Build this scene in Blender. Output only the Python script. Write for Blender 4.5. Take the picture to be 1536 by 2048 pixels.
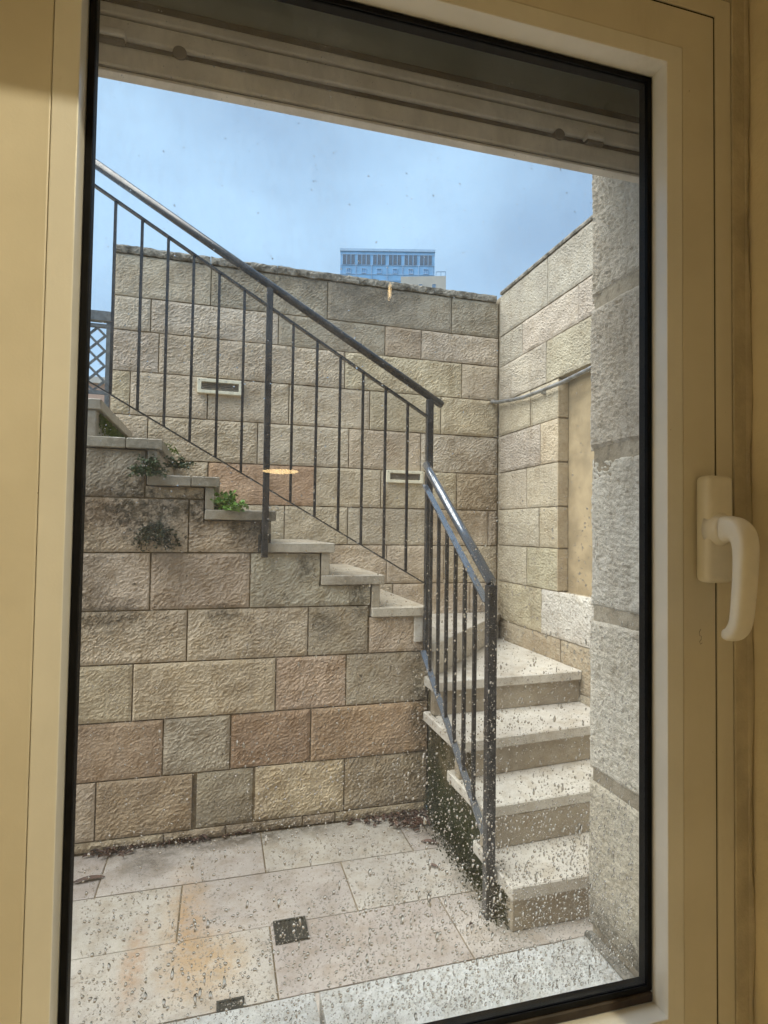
import bpy, bmesh, math, random
import numpy as np
from mathutils import Matrix, Vector
R = math.radians
random.seed(7)
rng = np.random.default_rng(11)
scene = bpy.context.scene
for o in list(bpy.data.objects):
    bpy.data.objects.remove(o)
COL = scene.collection

# ------------------------------------------------------------------ camera, sky, light, exposure
# Metres, camera at the origin, X along the garden wall, Y out of the window, Z up. The patio floor is at z = GROUND.
GROUND = -1.515
cam_data = bpy.data.cameras.new("camera")
cam = bpy.data.objects.new("camera", cam_data)
COL.objects.link(cam)
cam_data.sensor_fit = 'VERTICAL'
cam_data.sensor_height = 36.0
cam_data.lens = 1150.0 / 2048.0 * 36.0
cam_data.clip_start = 0.02
cam_data.clip_end = 6000.0
yaw, pitch, roll = 0.27705, 0.03146, 0.014245
fwd = Vector((math.sin(yaw)*math.cos(pitch), math.cos(yaw)*math.cos(pitch), math.sin(pitch)))
rt = Vector((math.cos(yaw), -math.sin(yaw), 0.0))
up = rt.cross(fwd)
r2 = math.cos(roll)*rt + math.sin(roll)*up
u2 = -math.sin(roll)*rt + math.cos(roll)*up
cam.matrix_world = Matrix(((r2.x, u2.x, -fwd.x, 0), (r2.y, u2.y, -fwd.y, 0), (r2.z, u2.z, -fwd.z, 0), (0, 0, 0, 1)))
scene.camera = cam

SUN_EL, SUN_AZ = R(56), R(-94)          # azimuth from +Y towards +X: a veiled sun high to the left
world = bpy.data.worlds.new("World")
scene.world = world
world.use_nodes = True
wn = world.node_tree
wn.nodes.clear()
w_out = wn.nodes.new("ShaderNodeOutputWorld")
w_bg = wn.nodes.new("ShaderNodeBackground")
w_sky = wn.nodes.new("ShaderNodeTexSky")
w_sky.sky_type = 'NISHITA'
w_sky.sun_disc = False
w_sky.sun_elevation = SUN_EL
w_sky.sun_rotation = SUN_AZ
w_sky.air_density = 1.0
w_sky.dust_density = 0.6
w_sky.ozone_density = 1.4
w_bg.inputs[1].default_value = 0.050
w_tc = wn.nodes.new("ShaderNodeTexCoord")
w_map = wn.nodes.new("ShaderNodeMapping")
w_map.inputs['Scale'].default_value = (1.0, 1.0, 1.5)
w_noise = wn.nodes.new("ShaderNodeTexNoise")
w_noise.inputs['Scale'].default_value = 2.4
w_noise.inputs['Detail'].default_value = 6
w_noise.inputs['Roughness'].default_value = 0.42
w_noise.inputs['Distortion'].default_value = 0.35
w_ramp = wn.nodes.new("ShaderNodeValToRGB")
w_ramp.color_ramp.elements[0].position = 0.38
w_ramp.color_ramp.elements[0].color = (0.50, 0.50, 0.50, 1)
w_ramp.color_ramp.elements[1].position = 0.62
w_ramp.color_ramp.elements[1].color = (0.95, 0.95, 0.95, 1)
w_mix = wn.nodes.new("ShaderNodeMixRGB")
w_mix.inputs[2].default_value = (4.25, 6.2, 8.5, 1)      # cloud light, same units as the sky
wl = wn.links.new
wl(w_tc.outputs['Generated'], w_map.inputs[0]); wl(w_map.outputs[0], w_noise.inputs['Vector'])
wl(w_noise.outputs['Fac'], w_ramp.inputs[0]); wl(w_ramp.outputs[0], w_mix.inputs[0])
wl(w_sky.outputs[0], w_mix.inputs[1]); wl(w_mix.outputs[0], w_bg.inputs[0]); wl(w_bg.outputs[0], w_out.inputs[0])

sun_data = bpy.data.lights.new("sun", 'SUN')
sun_data.energy = 2.5
sun_data.angle = R(60)
sun_data.color = (1.0, 0.955, 0.89)
sun = bpy.data.objects.new("sun", sun_data)
COL.objects.link(sun)
sd = Vector((math.sin(SUN_AZ)*math.cos(SUN_EL), math.cos(SUN_AZ)*math.cos(SUN_EL), math.sin(SUN_EL)))
sun.rotation_euler = sd.to_track_quat('Z', 'Y').to_euler()

scene.view_settings.view_transform = 'Standard'
scene.view_settings.look = 'None'
scene.view_settings.exposure = 1.55
scene.view_settings.gamma = 1.0
scene.view_settings.use_curve_mapping = False
scene.cycles.use_denoising = True
scene.cycles.max_bounces = 10
scene.cycles.transparent_max_bounces = 16
scene.cycles.transmission_bounces = 10
scene.cycles.sample_clamp_indirect = 6.0

WIN_ROT = -0.01737        # the window stands one degree off the garden wall; its parts are built in its own frame (u, w, z)

# ------------------------------------------------------------------ helpers
def link_mesh(name, verts, faces, mat, parent=None, smooth=False, color=None):
    me = bpy.data.meshes.new(name)
    me.from_pydata([tuple(v) for v in verts], [], [tuple(f) for f in faces])
    me.update()
    if smooth:
        me.polygons.foreach_set('use_smooth', [True]*len(me.polygons))
    me.materials.append(mat)
    o = bpy.data.objects.new(name, me)
    COL.objects.link(o)
    if parent: o.parent = parent
    if color is not None: o.color = (*color, 1)
    return o

def empty(name, loc=(0, 0, 0), rz=0.0):
    o = bpy.data.objects.new(name, None)
    COL.objects.link(o)
    o.location = loc; o.rotation_euler = (0, 0, rz)
    return o

def tag(o, label=None, cat=None, group=None, kind=None):
    if label: o['label'] = label
    if cat: o['category'] = cat
    if group: o['group'] = group
    if kind: o['kind'] = kind
    return o

class MB:
    """collects shapes in one bmesh; build() links them as one object"""
    def __init__(self): self.bm = bmesh.new()
    def _bevel(self, vs, b, seg=1):
        es = list({e for v in vs for e in v.link_edges})
        bmesh.ops.bevel(self.bm, geom=es, offset=b, segments=seg, affect='EDGES', profile=0.5)
    def prism(self, pts, z0, z1, bevel=0, seg=1):
        bot = [self.bm.verts.new((x, y, z0)) for x, y in pts]
        top = [self.bm.verts.new((x, y, z1)) for x, y in pts]
        n = len(pts)
        self.bm.faces.new(list(reversed(bot))); self.bm.faces.new(top)
        for i in range(n):
            j = (i+1) % n
            self.bm.faces.new((bot[i], bot[j], top[j], top[i]))
        if bevel: self._bevel(bot+top, bevel, seg)
        return self
    def box(self, x0, x1, y0, y1, z0, z1, bevel=0, seg=1):
        return self.prism([(x0, y0), (x1, y0), (x1, y1), (x0, y1)], z0, z1, bevel, seg)
    def bar(self, a, b, w, h, upv=(0, 0, 1), bevel=0):
        """rectangular bar from a to b, w across, h along upv"""
        a, b = Vector(a), Vector(b)
        d = (b-a).normalized(); s = d.cross(Vector(upv)).normalized(); t = s.cross(d)
        vs = []
        for p in (a, b):
            for i, j in ((-1, -1), (1, -1), (1, 1), (-1, 1)):
                vs.append(self.bm.verts.new(p + s*(i*w/2) + t*(j*h/2)))
        for f in ((3, 2, 1, 0), (4, 5, 6, 7), (0, 1, 5, 4), (1, 2, 6, 5), (2, 3, 7, 6), (3, 0, 4, 7)):
            self.bm.faces.new([vs[k] for k in f])
        if bevel: self._bevel(vs, bevel)
        return self
    def tube(self, path, rad, seg=12, cap=True, ref=(0, 0, 1)):
        """round or oval section along a path; rad = number, or one (a, b) per point"""
        path = [Vector(p) for p in path]
        rings = []
        for i, p in enumerate(path):
            d = (path[min(i+1, len(path)-1)] - path[max(i-1, 0)]).normalized()
            s = d.cross(Vector(ref))
            if s.length < 1e-4: s = d.cross(Vector((0, 1, 0)))
            s.normalize(); t = s.cross(d)
            ra, rb = (rad[i] if isinstance(rad, list) else (rad, rad))
            rings.append([self.bm.verts.new(p + s*math.cos(2*math.pi*k/seg)*ra + t*math.sin(2*math.pi*k/seg)*rb) for k in range(seg)])
        for q in range(len(rings)-1):
            for k in range(seg):
                k2 = (k+1) % seg
                self.bm.faces.new((rings[q][k], rings[q][k2], rings[q+1][k2], rings[q+1][k]))
        if cap:
            self.bm.faces.new(list(reversed(rings[0]))); self.bm.faces.new(rings[-1])
        return self
    def frame(self, u0, u1, z0, z1, band, w0, w1, bevel=0.0):
        """mitred rectangular ring in the u-z plane, band outward from the opening; band = (left, right, bottom, top)"""
        l, r, b, t = band
        ins = [(u0, z0), (u1, z0), (u1, z1), (u0, z1)]
        outs = [(u0-l, z0-b), (u1+r, z0-b), (u1+r, z1+t), (u0-l, z1+t)]
        V = {}
        for key, pts, w in (('i0', ins, w0), ('o0', outs, w0), ('i1', ins, w1), ('o1', outs, w1)):
            V[key] = [self.bm.verts.new((x, w, z)) for x, z in pts]
        for i in range(4):
            j = (i+1) % 4
            for a, c in (('i0', 'o0'), ('o0', 'o1'), ('o1', 'i1'), ('i1', 'i0')):
                self.bm.faces.new((V[a][i], V[a][j], V[c][j], V[c][i]))
        if bevel:
            vs = [v for k in V for v in V[k]]
            self._bevel(vs, bevel, 2)
        return self
    def build(self, name, mat, parent=None, smooth=False, color=None):
        bmesh.ops.recalc_face_normals(self.bm, faces=self.bm.faces)
        me = bpy.data.meshes.new(name)
        self.bm.to_mesh(me); self.bm.free()
        if smooth: me.polygons.foreach_set('use_smooth', [True]*len(me.polygons))
        me.materials.append(mat)
        o = bpy.data.objects.new(name, me)
        COL.objects.link(o)
        if parent: o.parent = parent
        if color is not None: o.color = (*color, 1)
        return o

# numpy gradient noise -------------------------------------------------------
_perm = np.random.default_rng(5).permutation(4096)
_gang = np.random.default_rng(6).random(4096)*2*np.pi
def gnoise(x, y, seed=0):
    x = np.asarray(x, float); y = np.asarray(y, float)
    xi = np.floor(x).astype(int); yi = np.floor(y).astype(int)
    xf = x-xi; yf = y-yi
    def g(ix, iy, dx, dy):
        h = _perm[(_perm[(ix+seed*131) & 4095] + iy*17 + seed*57) & 4095]
        a = _gang[h]
        return np.cos(a)*dx + np.sin(a)*dy
    u = xf*xf*xf*(xf*(xf*6-15)+10); v = yf*yf*yf*(yf*(yf*6-15)+10)
    a = g(xi, yi, xf, yf); b = g(xi+1, yi, xf-1, yf); c = g(xi, yi+1, xf, yf-1); d = g(xi+1, yi+1, xf-1, yf-1)
    return ((a*(1-u)+b*u)*(1-v) + (c*(1-u)+d*u)*v)*1.6

def hewn(u, v, seed, amp, fine=1.0, fs=1.0):
    """height of a hand-chiselled stone face: short wavy furrows over broad lumps"""
    u = u*fs; v = v*fs
    wu = u + 0.018*gnoise(u*16, v*16, seed+1); wv = v + 0.014*gnoise(u*14+7, v*14, seed+2)
    tilt = 0.35*gnoise(u*3, v*3, seed+9)
    k = np.array(v)*0 + 1
    n1 = gnoise((wu*np.cos(tilt)+wv*np.sin(tilt))*26, (wv*np.cos(tilt)-wu*np.sin(tilt))*58, seed+3)
    n1 = np.sign(n1)*np.abs(n1)**0.7
    n2 = gnoise(wu*52, wv*78, seed+4)
    n4 = gnoise(u*95, v*120, seed+6)
    n3 = gnoise(u*6, v*7, seed+5)
    patch = np.clip(0.55+0.9*gnoise(u*9, v*11, seed+7), 0.15, 1.1)
    return amp*(0.55*n1*fine*patch + 0.50*n2*fine + 0.50*n4*fine + 0.9*n3)*k

def block(name, rects, P, mat, parent, color, amp=0.006, seed=0, step=0.0092, proud=0.0, skirt=0.03, flip=False, flat=False, edge=0.009, drop=0.0042, bow=0.0, rag=0.0, fs=1.0):
    """one stone: front face a displaced grid over one or more (u0,u1,v0,v1) rectangles, sides running back into the bed"""
    verts, faces = [], []
    U0 = min(r[0] for r in rects); U1 = max(r[1] for r in rects)
    for (u0, u1, v0, v1) in rects:
        nu = max(2, int(round((u1-u0)/step))); nv = max(2, int(round((v1-v0)/step)))
        us = np.linspace(u0, u1, nu+1); vs = np.linspace(v0, v1, nv+1)
        # pull the outermost rows in so the arris is crisp
        if nu > 4: us[1] = u0+min(step*0.35, 0.004); us[-2] = u1-min(step*0.35, 0.004)
        if nv > 4: vs[1] = v0+min(step*0.35, 0.004); vs[-2] = v1-min(step*0.35, 0.004)
        UU, VV = np.meshgrid(us, vs, indexing='ij')
        du = np.minimum(UU-u0 if u0 == U0 else UU*0+9, u1-UU if u1 == U1 else UU*0+9)
        dv = np.minimum(VV-v0, v1-VV)
        de = np.clip(np.minimum(du, dv)/edge, 0, 1); de = de*de*(3-2*de)
        H = hewn(UU, VV, seed, amp, fs=fs) if not flat else amp*(gnoise(UU*5, VV*5, seed)+0.4*gnoise(UU*40, VV*40, seed+1))
        H = proud + H*(0.25+0.75*de) - drop*(1-de)
        if rag:
            wob = rag*gnoise(UU*22+seed, VV*22, seed+8)*(1-np.clip(np.minimum(du, dv)/0.03, 0, 1))
            VV = VV + wob*np.where(VV > (v0+v1)/2, 1, -1)*(dv < 0.02)*0.8
        if bow: H = H + bow*de
        base = len(verts)
        for i in range(nu+1):
            for j in range(nv+1):
                verts.append(P(UU[i, j], VV[i, j], H[i, j]))
        idx = lambda i, j: base + i*(nv+1)+j
        for i in range(nu):
            for j in range(nv):
                f = (idx(i, j), idx(i+1, j), idx(i+1, j+1), idx(i, j+1))
                faces.append(f[::-1] if flip else f)
        rim = [(i, 0) for i in range(nu)] + [(nu, j) for j in range(nv)] + [(i, nv) for i in range(nu, 0, -1)] + [(0, j) for j in range(nv, 0, -1)]
        b2 = len(verts)
        for (i, j) in rim: verts.append(P(UU[i, j], VV[i, j], -skirt))
        n = len(rim)
        for k in range(n):
            a = idx(*rim[k]); b = idx(*rim[(k+1) % n])
            f = (b, a, b2+k, b2+(k+1) % n)
            faces.append(f[::-1] if flip else f)
    return link_mesh(name, verts, faces, mat, parent, smooth=False, color=color)

# ------------------------------------------------------------------ materials
class N:
    def __init__(self, name):
        self.m = bpy.data.materials.new(name); self.m.use_nodes = True
        self.t = self.m.node_tree; self.t.nodes.clear()
        self.out = self.t.nodes.new("ShaderNodeOutputMaterial")
        self.bsdf = self.t.nodes.new("ShaderNodeBsdfPrincipled")
        self.t.links.new(self.bsdf.outputs[0], self.out.inputs[0])
    def new(self, typ, **kw):
        n = self.t.nodes.new(typ)
        for k, v in kw.items(): setattr(n, k, v)
        return n
    def put(self, sock, v):
        if hasattr(v, 'is_output') or isinstance(v, bpy.types.NodeSocket): self.t.links.new(v, sock)
        elif isinstance(v, (tuple, list)) and len(v) == 3 and sock.type == 'RGBA': sock.default_value = (*v, 1)
        else: sock.default_value = v
    def pos(self): return self.new("ShaderNodeNewGeometry").outputs['Position']
    def objco(self): return self.new("ShaderNodeTexCoord").outputs['Object']
    def mapv(self, vec, scale=(1, 1, 1), rot=(0, 0, 0), loc=(0, 0, 0)):
        n = self.new("ShaderNodeMapping"); self.put(n.inputs[0], vec)
        n.inputs['Scale'].default_value = scale; n.inputs['Rotation'].default_value = rot; n.inputs['Location'].default_value = loc
        return n.outputs[0]
    def noise(self, vec, scale, detail=3, rough=0.5, dist=0.0):
        n = self.new("ShaderNodeTexNoise"); self.put(n.inputs['Vector'], vec)
        n.inputs['Scale'].default_value = scale; n.inputs['Detail'].default_value = detail
        n.inputs['Roughness'].default_value = rough; n.inputs['Distortion'].default_value = dist
        return n.outputs['Fac']
    def vor(self, vec, scale, feature='F1'):
        n = self.new("ShaderNodeTexVoronoi", feature=feature); self.put(n.inputs['Vector'], vec); n.inputs['Scale'].default_value = scale
        return n.outputs['Distance']
    def math(self, op, a, b=0.0, c=0.0, clamp=False):
        n = self.new("ShaderNodeMath", operation=op, use_clamp=clamp)
        self.put(n.inputs[0], a); self.put(n.inputs[1], b); self.put(n.inputs[2], c)
        return n.outputs[0]
    def rng(self, v, a, b, c=0.0, d=1.0):
        n = self.new("ShaderNodeMapRange"); n.interpolation_type = 'SMOOTHSTEP'
        self.put(n.inputs[0], v)
        for k, x in zip((1, 2, 3, 4), (a, b, c, d)): n.inputs[k].default_value = x
        return n.outputs[0]
    def mix(self, f, a, b, mode='MIX'):
        n = self.new("ShaderNodeMixRGB", blend_type=mode)
        self.put(n.inputs[0], f); self.put(n.inputs[1], a); self.put(n.inputs[2], b)
        return n.outputs[0]
    def near(self, centre, radius, soft, squash=(1, 1, 1), warp=0.0, wscale=6):
        """1 inside a stain round centre, fading at its rim"""
        p = self.pos()
        n = self.new("ShaderNodeVectorMath", operation='SUBTRACT'); self.put(n.inputs[0], p); n.inputs[1].default_value = centre
        s = self.new("ShaderNodeVectorMath", operation='MULTIPLY'); self.put(s.inputs[0], n.outputs[0]); s.inputs[1].default_value = squash
        l = self.new("ShaderNodeVectorMath", operation='LENGTH'); self.put(l.inputs[0], s.outputs[0])
        d = l.outputs['Value']
        if warp: d = self.math('ADD', d, self.math('MULTIPLY', self.math('SUBTRACT', self.noise(p, wscale, 4, 0.6), 0.5), warp))
        return self.rng(d, radius, radius-soft, 0, 1)
    def sep(self, v):
        n = self.new("ShaderNodeSeparateXYZ"); self.put(n.inputs[0], v); return n.outputs
    def bump(self, h, strength=0.5, dist=0.01, normal=None):
        n = self.new("ShaderNodeBump"); self.put(n.inputs['Height'], h)
        n.inputs['Strength'].default_value = strength; n.inputs['Distance'].default_value = dist
        if normal: self.put(n.inputs['Normal'], normal)
        return n.outputs[0]
    def done(self, color, rough=0.8, normal=None, metal=0.0, spec=0.5, coat=None):
        b = self.bsdf
        self.put(b.inputs['Base Color'], color); self.put(b.inputs['Roughness'], rough)
        b.inputs['Metallic'].default_value = metal
        b.inputs['Specular IOR Level'].default_value = spec
        if normal: self.put(b.inputs['Normal'], normal)
        if coat: b.inputs['Coat Weight'].default_value = coat[0]; b.inputs['Coat Roughness'].default_value = coat[1]
        return self.m

def stone_material(name, stains=(), pits=0.5, grain=1.0, mottled=0.6, spec=0.25, rough=0.85, damp=None):
    n = N(name)
    p = n.pos()
    oi = n.new("ShaderNodeObjectInfo")
    big = n.noise(p, 3.0, 4, 0.55); mid = n.noise(p, 14, 5, 0.62); fine = n.noise(p, 95, 4, 0.7)
    col = n.mix(n.rng(big, 0.35, 0.65), n.mix(1.0, oi.outputs['Color'], (0.86, 0.83, 0.80), 'MULTIPLY'), n.mix(1.0, oi.outputs['Color'], (1.08, 1.06, 1.02), 'MULTIPLY'))
    col = n.mix(n.math('MULTIPLY', n.rng(mid, 0.42, 0.72), mottled), col, n.mix(1.0, col, (0.72, 0.66, 0.57), 'MULTIPLY'))
    col = n.mix(n.math('MULTIPLY', n.rng(n.noise(p, 62, 5, 0.75), 0.5, 0.66), 0.55*grain), col, n.mix(1.0, col, (0.62, 0.58, 0.52), 'MULTIPLY'))
    col = n.mix(n.math('MULTIPLY', n.rng(fine, 0.47, 0.30), 0.35*grain), col, n.mix(1.0, col, (1.28, 1.27, 1.25), 'MULTIPLY'))
    # lichen-dark specks and small holes
    spk = n.rng(n.noise(p, 42, 3, 0.75), 0.62, 0.68); clus = n.rng(n.noise(p, 5.5, 3, 0.6), 0.46, 0.62)
    col = n.mix(n.math('MULTIPLY', n.math('MULTIPLY', spk, clus), pits), col, (0.05, 0.045, 0.035))
    stk = n.rng(n.noise(n.mapv(p, (16, 16, 1.3)), 1.0, 5, 0.65, 0.3), 0.54, 0.74)
    col = n.mix(n.math('MULTIPLY', stk, 0.38 if grain > 0.8 else 0.22), col, n.mix(1.0, col, (0.50, 0.45, 0.38), 'MULTIPLY'))
    bl = n.rng(n.noise(p, 8.5, 6, 0.74, 0.4), 0.53, 0.66)
    col = n.mix(n.math('MULTIPLY', bl, 0.30*mottled), col, n.mix(1.0, col, (0.52, 0.44, 0.34), 'MULTIPLY'))
    for (c, r, soft, sq, wp, ws, colr, amt) in stains:
        m = n.near(c, r, soft, sq, wp, ws)
        brk = n.rng(n.noise(p, 34, 6, 0.78), 0.43, 0.55)
        m = n.math('MULTIPLY', n.math('MULTIPLY', m, n.math('ADD', n.math('MULTIPLY', brk, 0.6), 0.4)), amt)
        col = n.mix(m, col, colr)
    h = n.math('ADD', n.math('MULTIPLY', fine, 0.6), n.noise(p, 260, 3, 0.6))
    mb = n.noise(n.mapv(p, (1, 1, 1.8)), 48, 6, 0.74, 0.2)
    nrm = n.bump(h, 0.55*grain, 0.004, n.bump(mb, 0.85 if grain > 0.8 else 0.15, 0.011))
    return n.done(col, rough, nrm, spec=spec)

DARK = (0.035, 0.032, 0.022); MOSS = (0.045, 0.055, 0.014); OCHRE = (0.36, 0.22, 0.08); BROWN = (0.11, 0.078, 0.042)
M = {}
M['front'] = stone_material('hewn_limestone_damp', stains=[
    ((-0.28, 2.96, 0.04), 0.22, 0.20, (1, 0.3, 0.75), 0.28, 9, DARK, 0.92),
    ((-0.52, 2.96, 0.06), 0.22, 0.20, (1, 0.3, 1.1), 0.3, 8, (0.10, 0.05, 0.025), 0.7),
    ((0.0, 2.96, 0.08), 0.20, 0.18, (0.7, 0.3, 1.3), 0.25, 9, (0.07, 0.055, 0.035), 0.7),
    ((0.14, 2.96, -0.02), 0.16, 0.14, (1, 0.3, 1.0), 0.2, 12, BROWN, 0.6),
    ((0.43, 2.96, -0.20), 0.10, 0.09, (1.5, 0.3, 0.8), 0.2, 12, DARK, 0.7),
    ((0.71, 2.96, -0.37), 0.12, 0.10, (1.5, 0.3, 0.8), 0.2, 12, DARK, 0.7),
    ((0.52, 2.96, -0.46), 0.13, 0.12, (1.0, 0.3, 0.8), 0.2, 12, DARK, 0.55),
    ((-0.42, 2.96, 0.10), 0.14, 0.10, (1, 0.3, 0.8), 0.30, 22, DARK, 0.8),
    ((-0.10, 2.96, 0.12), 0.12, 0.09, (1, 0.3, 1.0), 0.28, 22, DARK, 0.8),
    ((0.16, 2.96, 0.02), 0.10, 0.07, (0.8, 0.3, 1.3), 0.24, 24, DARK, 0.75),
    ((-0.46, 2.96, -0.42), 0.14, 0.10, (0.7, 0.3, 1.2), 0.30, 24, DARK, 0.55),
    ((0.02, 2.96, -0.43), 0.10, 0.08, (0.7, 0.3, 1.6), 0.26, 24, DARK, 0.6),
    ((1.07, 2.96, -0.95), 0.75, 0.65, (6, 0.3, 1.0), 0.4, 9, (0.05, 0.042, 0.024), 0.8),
    ((0.2, 2.96, -1.56), 0.20, 0.18, (0.12, 0.3, 1.0), 0.16, 10, (0.07, 0.05, 0.03), 0.75),
    ((-0.60, 2.96, -0.05), 0.5, 0.4, (2.6, 0.3, 0.7), 0.3, 6, BROWN, 0.55),
    ], pits=0.8, mottled=0.8)
M['back'] = stone_material('hewn_limestone', stains=[
    ((1.75, 3.95, 0.25), 0.5, 0.42, (1.4, 0.3, 0.8), 0.4, 6, (0.20, 0.135, 0.06), 0.55),
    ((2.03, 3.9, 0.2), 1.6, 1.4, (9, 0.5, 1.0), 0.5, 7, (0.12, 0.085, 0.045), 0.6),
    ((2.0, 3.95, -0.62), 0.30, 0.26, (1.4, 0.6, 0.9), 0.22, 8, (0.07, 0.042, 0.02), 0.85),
    ((0.6, 3.95, 1.83), 0.20, 0.17, (0.08, 0.3, 1.0), 0.16, 6, (0.06, 0.055, 0.045), 0.72),
    ((1.0, 3.95, 1.66), 0.34, 0.3, (0.6, 0.3, 1.3), 0.3, 6, (0.13, 0.12, 0.10), 0.6),
    ((1.5, 3.95, -0.42), 0.42, 0.36, (1, 0.3, 2.0), 0.3, 6, (0.30, 0.20, 0.09), 0.5)], pits=0.5)
M['side'] = stone_material('hewn_limestone_clean', stains=[
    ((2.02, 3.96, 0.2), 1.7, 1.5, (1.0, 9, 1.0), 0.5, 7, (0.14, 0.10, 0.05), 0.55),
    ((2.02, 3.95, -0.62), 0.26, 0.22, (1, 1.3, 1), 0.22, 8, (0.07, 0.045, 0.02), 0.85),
    ((2.02, 3.3, -0.8), 0.28, 0.24, (1, 0.25, 1), 0.22, 8, (0.30, 0.20, 0.10), 0.5)], pits=0.4, mottled=0.45)
M['pillar'] = stone_material('rough_limestone_pale', stains=[
    ((0.609, 0.85, -0.66), 0.16, 0.13, (1, 0.5, 1.4), 0.10, 14, (0.12, 0.105, 0.08), 0.75),
    ((0.609, 0.70, -0.70), 0.16, 0.13, (1, 0.8, 1.0), 0.10, 14, (0.10, 0.09, 0.07), 0.7)], pits=0.25, grain=1.2, mottled=0.35)
M['tread'] = stone_material('sawn_limestone_wet', stains=[
    ((0.25, 2.95, 0.04), 0.22, 0.2, (1, 0.5, 1.6), 0.25, 16, (0.09, 0.075, 0.05), 0.7),
    ((0.68, 2.95, -0.29), 0.20, 0.2, (1, 0.5, 2.0), 0.25, 16, (0.12, 0.10, 0.07), 0.6),
    ((-0.45, 2.95, 0.36), 0.30, 0.25, (1, 0.5, 1.6), 0.3, 12, (0.13, 0.11, 0.075), 0.6),
    ((-0.18, 2.96, 0.37), 0.26, 0.2, (1, 0.3, 1.4), 0.2, 14, (0.09, 0.075, 0.05), 0.55),
    ((0.0, 2.96, 0.22), 0.24, 0.2, (1, 0.3, 1.4), 0.2, 14, (0.10, 0.085, 0.06), 0.5),
    ((2.0, 3.93, -0.6), 0.22, 0.18, (1, 1, 1), 0.15, 9, (0.07, 0.045, 0.02), 0.85)], pits=0.6, grain=0.75, mottled=0.75, spec=0.65, rough=0.34)
M['floor'] = stone_material('flagstone_damp', stains=[
    ((-0.10, 2.35, -1.515), 0.30, 0.28, (2.2, 0.62, 1), 0.22, 5, (0.42, 0.25, 0.10), 0.75),
    ((0.0, 2.12, -1.515), 0.26, 0.24, (1.3, 1.0, 1), 0.25, 5, (0.42, 0.26, 0.11), 0.65),
    ((-0.255, 2.2, -1.515), 0.30, 0.27, (4.5, 0.9, 1), 0.16, 8, (0.36, 0.21, 0.11), 0.7),
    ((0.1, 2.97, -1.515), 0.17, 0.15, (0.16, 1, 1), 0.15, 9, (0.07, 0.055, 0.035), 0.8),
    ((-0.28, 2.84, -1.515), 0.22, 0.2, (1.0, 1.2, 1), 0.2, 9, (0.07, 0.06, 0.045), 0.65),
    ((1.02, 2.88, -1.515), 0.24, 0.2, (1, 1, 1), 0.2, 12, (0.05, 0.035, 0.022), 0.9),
    ((1.10, 2.4, -1.515), 0.12, 0.1, (1.3, 0.15, 1), 0.1, 12, (0.06, 0.055, 0.03), 0.85)], pits=0.75, grain=0.78, mottled=0.7, spec=0.5, rough=0.5)
M['sillstone'] = stone_material('sill_limestone_wet', stains=[], pits=0.6, grain=1.1, mottled=0.5, spec=0.7, rough=0.30)

def mortar_material(name, base, dark):
    n = N(name); p = n.pos()
    c = n.mix(n.rng(n.noise(p, 9, 5, 0.65), 0.35, 0.68), base, dark)
    c = n.mix(n.math('MULTIPLY', n.rng(n.noise(p, 70, 4, 0.7), 0.5, 0.7), 0.5), c, (0.06, 0.05, 0.035))
    return n.done(c, 0.95, n.bump(n.noise(p, 120, 4, 0.6), 0.7, 0.004), spec=0.1)
M['mortar'] = mortar_material('mortar', (0.27, 0.21, 0.13), (0.12, 0.088, 0.05))
M['mortar_dark'] = mortar_material('mortar_dark', (0.13, 0.095, 0.055), (0.045, 0.036, 0.022))
M['mortar_pale'] = mortar_material('mortar_pale', (0.46, 0.40, 0.31), (0.30, 0.25, 0.18))

def mossy():
    n = N('mossy_render'); p = n.pos(); z = n.sep(p)[2]
    c = n.mix(n.rng(n.noise(p, 12, 5, 0.7), 0.38, 0.62), (0.14, 0.11, 0.065), (0.045, 0.042, 0.022))
    low = n.math('ADD', n.rng(z, -0.95, -1.5, 0, 1), n.math('MULTIPLY', n.math('SUBTRACT', n.noise(p, 8, 5, 0.7), 0.5), 1.2))
    c = n.mix(n.rng(low, 0.25, 0.8), c, (0.028, 0.034, 0.010))
    c = n.mix(n.rng(n.noise(p, 60, 3, 0.7), 0.58, 0.7), c, (0.015, 0.016, 0.008))
    return n.done(c, 0.95, n.bump(n.noise(p, 90, 5, 0.7), 1.0, 0.012), spec=0.15)
M['mossy'] = mossy()

def metal_paint():
    n = N('wet_dark_metal_paint'); p = n.pos()
    c = n.mix(n.rng(n.noise(p, 30, 5, 0.65), 0.4, 0.75), (0.020, 0.021, 0.024), (0.038, 0.038, 0.040))
    c = n.mix(n.rng(n.noise(p, 55, 3, 0.7), 0.68, 0.74), c, (0.12, 0.075, 0.045))
    return n.done(c, n.rng(n.noise(p, 18, 3, 0.5), 0.3, 0.7, 0.16, 0.34), n.bump(n.noise(p, 160, 3, 0.5), 0.12, 0.002), metal=0.0, spec=0.5, coat=(0.15, 0.14))
M['rail'] = metal_paint()
def wet_sheen_rail():
    n = N('wet_paint_sky_sheen'); p = n.pos()
    wet = n.rng(n.noise(p, 60, 4, 0.6), 0.36, 0.46)
    c = n.mix(wet, (0.03, 0.03, 0.033), (0.10, 0.115, 0.14))  # bluish sky sheen painted into the base colour of the wet patches
    return n.done(c, n.rng(wet, 0, 1, 0.5, 0.14), n.bump(n.noise(p, 160, 3, 0.5), 0.10, 0.002), metal=0.35, spec=1.0, coat=(1.0, 0.06))
M['wet_sheen_rail'] = wet_sheen_rail()
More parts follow.
